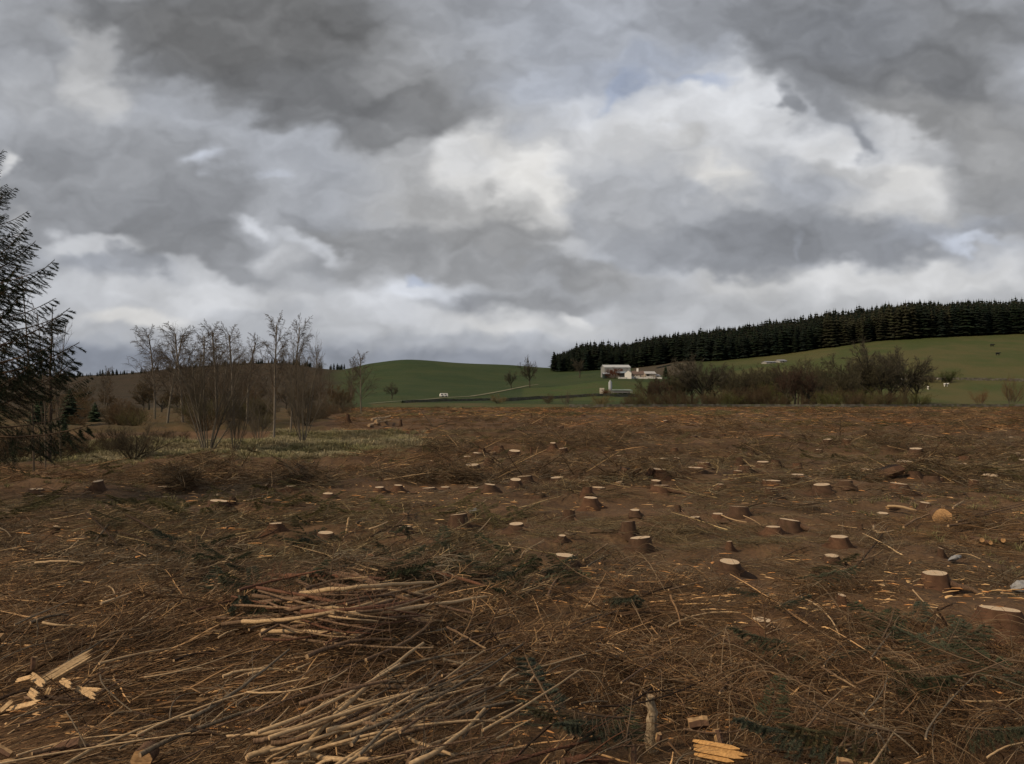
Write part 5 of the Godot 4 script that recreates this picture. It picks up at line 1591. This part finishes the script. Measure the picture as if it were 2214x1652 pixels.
func build_brash() -> void:
	var kinds := [tangle_mesh(44, 0.5, 0.13, 0.5, 0.0050), tangle_mesh(44, 0.5, 0.12, 0.75, 0.0044), tangle_mesh(50, 0.45, 0.2, PI, 0.0045), tangle_mesh(46, 0.5, 0.16, PI, 0.004), dead_branch_mesh(0.95, 22), dead_branch_mesh(0.8, 26), dead_branch_mesh(1.1, 24), arc_mesh(30, 0.55), tangle_mesh(40, 0.34, 0.03, PI, 0.0026)]
	var xf := []
	var cs := []
	for k in kinds.size():
		xf.append([]); cs.append([])
	var zones := [[2.6, 7.5, 620], [7.5, 14.0, 1500], [14.0, 45.0, 5200], [45.0, 203.0, 13000]]
	for zi in 4:
		var zn: Array = zones[zi]
		for k in int(zn[2]):
			var d := sqrt(R(zn[0] * zn[0], zn[1] * zn[1]))
			var x := R(-0.70, 0.70) * d
			var p := Vector3(x, 0, -d)
			var q := px_of(p)
			if q.x < 735.0 and d > 23.0 and q.y < 1030.0 + 8.0 * n_low.get_noise_1d(q.x * 0.1): continue
			if Geometry2D.is_point_in_polygon(Vector2(x, -d), grass_poly): continue
			if d < 40.0 and near_stump(x, -d): continue
			var dens := bare_spot(q, x, -d)
			if zi == 3 or q.y < 1050.0:
				dens = clampf(0.55 + 1.6 * n_low.get_noise_2d(x * 0.35, d * 1.1), 0.1, 1.0)
			var kind := 8
			if rng.randf() < dens:
				var lefty := 1.0 - smoothstep(1150.0, 1550.0, q.x + 200.0 * n_mid.get_noise_2d(x, d))
				kind = (rng.randi() % 2) if rng.randf() < lefty else 2 + rng.randi() % 2
				if rng.randf() < (0.58 if zi < 2 else 0.42): kind = 4 + rng.randi() % 3
				if zi < 2 and lefty < 0.6 and rng.randf() < 0.45: kind = 7
			elif zi >= 2 and rng.randf() < 0.5:
				continue
			var turn := R(0, TAU)
			if kind < 2: turn = deg_to_rad(48.0 + 60.0 * n_low.get_noise_2d(x * 3.0, d * 3.0) + rng.randfn(0.0, 20.0 if zi == 0 else 38.0))
			elif kind < 7 and kind > 3 and q.x < 1350.0: turn = deg_to_rad(48.0 + rng.randfn(0.0, 40.0) + (180.0 if rng.randf() < 0.3 else 0.0))
			var sc: float = R(0.7, 1.25) * [0.85, 0.9, 1.15, 1.9][zi]
			var hs: float = sc * [1.0, 0.9, 0.9, 1.0][zi]
			p.y = ground_h(x, -d) + (brash_h(p) * R(0.0, 1.0) if kind != 8 else 0.0)
			var bs := Basis.from_euler(Vector3(R(-0.14, 0.14), turn, R(-0.10, 0.14))).scaled(Vector3(sc, hs, sc))
			xf[kind].append(Transform3D(bs, p))
			var tint := Color(1, 1, 1) * R(0.65, 1.25)
			var g := n_low.get_noise_2d(x * 0.9 - 30.0, d * 0.9)
			if g > 0.15: tint = tint * Color(0.96, 1.0, 0.92)
			elif g < -0.15: tint = tint * Color(1.12, 0.97, 0.85)
			if zi == 3:
				var n5 := n_low.get_noise_2d(x * 0.3 + 9.0, d * 0.9)
				tint = tint * (1.0 + 0.9 * n5) * (Color(0.85, 1.0, 0.75) if n_low.get_noise_2d(x * 0.2, d * 0.6 + 50.0) > 0.18 else Color(1.1, 0.95, 0.85))
			cs[kind].append(tint)
	for m in [[450, 1040, 150, 0.55], [380, 1052, 60, 0.35], [650, 1050, 60, 0.35], [1400, 1036, 110, 0.4], [2000, 1034, 130, 0.35], [1180, 1042, 120, 0.3], [980, 1040, 110, 0.3], [1560, 985, 200, 0.4], [2080, 1000, 160, 0.4], [1250, 970, 160, 0.4], [1850, 965, 220, 0.5], [1400, 945, 180, 0.5], [2100, 940, 200, 0.6], [1000, 985, 120, 0.35], [1650, 925, 260, 0.6], [1180, 925, 160, 0.6], [1950, 910, 260, 0.7]]:
		for k in 64:
			var q := Vector2(m[0] + rng.randfn(0.0, 0.5) * m[2], m[1] + rng.randfn(0.0, 0.35) * 14.0)
			var p := at_px(q.x, q.y)
			if near_stump(p.x, p.z): continue
			var f := exp(-pow((q.x - m[0]) / m[2], 2.0) * 1.5)
			p.y += m[3] * f * rng.randf()
			var kind := 2 + rng.randi() % 5
			var sc := R(0.6, 1.0) * (1.0 + -p.z / 90.0)
			xf[kind].append(Transform3D(Basis.from_euler(Vector3(R(-0.5, 0.5), R(0, TAU), R(-0.4, 0.5))).scaled(Vector3.ONE * sc), p))
			cs[kind].append(Color(1, 0.96, 0.9) * R(0.55, 1.15))
	var words := ["combed dark twigs of the flattened brash mat", "combed thin twigs of the flattened brash mat", "tangled brown twigs heaped over the brash", "tangled fine grey brown twigs of the brash", "dead spruce branches woven into the brash", "bushy dead spruce branches woven into the brash", "long dead spruce branches woven into the brash", "thin arching twigs springing out of the brash", "fine short twigs strewn thinly over the litter"]
	for k in kinds.size():
		stuff("brash_mat" if k < 4 else ("dead_branch_brash" if k < 7 else ("arching_twigs" if k == 7 else "twig_litter")), kinds[k], M.twig, xf[k], cs[k], words[k], "brash")
	# chips and slivers of fresh wood
	var b := Buf.new()
	b.tube(PackedVector3Array([Vector3(-0.5, 0, 0), Vector3(0.0, 0.06, 0.04), Vector3(0.5, 0.0, 0)]), PackedFloat32Array([0.05, 0.13, 0.04]), 4, Color(0.62, 0.42, 0.22), Color(0.56, 0.33, 0.16), true)
	var cx := []
	var cc := []
	for k in 6500:
		var yd := HY + 24.0 + 720.0 * pow(rng.randf(), 1.9)
		var xd := R(-60, 2280)
		if xd < 740.0 and yd < 1035.0: continue
		var d := EYE * FX / (yd - HY)
		var x := (xd - CX) / FX * d
		if Geometry2D.is_point_in_polygon(Vector2(x, -d), grass_poly): continue
		if n_low.get_noise_2d(x * 0.5 + 11.0, d * 1.6) < (0.08 if d > 25.0 else -0.15): continue
		var s := R(0.012, 0.05) * (1.0 + d / 16.0 * rng.randf())
		var bs := Basis.from_euler(Vector3(R(-0.3, 0.3), R(0, TAU), R(-0.3, 0.3))).scaled(Vector3(s * R(1, 4), s, s))
		cx.append(Transform3D(bs, Vector3(x, ground_h(x, -d) + 0.03 + R(0, 0.08), -d)))
		cc.append([Color(0.9, 0.9, 0.9), Color(1.0, 0.78, 0.6), Color(1.05, 1.05, 0.98), Color(0.6, 0.5, 0.42)][rng.randi() % 4] * R(0.6, 1.15))
	for k in 11000:
		var d := sqrt(R(40.0 * 40.0, 190.0 * 190.0))
		var x := R(-0.35, 0.7) * d
		if px_of(Vector3(x, 0, -d)).x < 760.0: continue
		if n_low.get_noise_2d(x * 0.22 + 31.0, d * 1.3) < 0.08: continue
		var s := R(0.05, 0.19)
		var bs := Basis.from_euler(Vector3(R(-0.3, 0.3), R(0, TAU), R(-0.2, 0.2))).scaled(Vector3(s * R(2, 7), s, s))
		cx.append(Transform3D(bs, Vector3(x, ground_h(x, -d) + R(0.05, 0.4), -d)))
		cc.append([Color(0.85, 0.72, 0.58), Color(0.95, 0.7, 0.52), Color(1.0, 0.95, 0.85), Color(0.6, 0.5, 0.42)][rng.randi() % 4] * R(0.6, 1.15))
	stuff("wood_chips", b.mesh(), M.twig, cx, cc, "pale and orange chips of fresh wood strewn over the clearing", "wood chips")

func build_grass() -> void:
	var b := Buf.new()
	for k in 26:
		var a := R(0, TAU)
		var l := R(0.10, 0.24)
		var o := Vector3(cos(a), 0, sin(a))
		var p := o * R(0, 0.12)
		var w := Vector3(-sin(a), 0, cos(a)) * 0.005
		var m := p + o * l * 0.35 + Vector3(0, l * 0.7, 0)
		var e := p + o * l * 0.9 + Vector3(0, l * R(0.4, 0.9), 0)
		var c := Color(0.33, 0.275, 0.175).lerp(Color(0.19, 0.17, 0.095), rng.randf() * 0.8)
		b.quad(p - w, p + w, m + w, m - w, c)
		b.tri(m - w, m + w, e, c)
	var xf := []
	var cs := []
	var lo := Vector2(1e9, 1e9)
	var hi := -lo
	for q in grass_poly:
		lo = lo.min(q); hi = hi.max(q)
	for k in 16000:
		var x := R(lo.x, hi.x)
		var z := R(lo.y, hi.y)
		var a := n_mid.get_noise_2d(x * 0.9, z * 0.9)
		if not Geometry2D.is_point_in_polygon(Vector2(x + a * 2.0, z + 2.0 * n_fine.get_noise_2d(x, z)), grass_poly): continue
		var s := R(0.6, 1.4)
		xf.append(Transform3D(Basis(Vector3.UP, R(0, TAU)).scaled(Vector3(s, s * R(0.6, 1.0), s)), Vector3(x, ground_h(x, z), z)))
		cs.append(Color(1, 1, 1).lerp(Color(0.7, 0.76, 0.6), clampf(0.35 + 1.5 * a, 0, 1)) * R(0.8, 1.2))
	var tx := []
	var tc := []
	for k in 5200:
		var d := sqrt(R(36.0, 1700.0))
		var x := R(-0.68, 0.68) * d
		if n_low.get_noise_2d(x * 0.9 + 140.0, d * 0.7) < 0.12: continue
		if near_stump(x, -d): continue
		var s := R(0.35, 0.9)
		tx.append(Transform3D(Basis(Vector3.UP, R(0, TAU)).scaled(Vector3(s, s * R(0.5, 0.9), s)), Vector3(x, ground_h(x, -d), -d)))
		tc.append(Color(0.62, 0.66, 0.5) * R(0.6, 1.1))
	stuff("grass_tufts", b.mesh(), M.grass, tx, tc, "thin olive grass tufts coming up through the litter", "grass")
	stuff("rough_grass", b.mesh(), M.grass, xf, cs, "pale tussocky rough grass around the willows", "grass")
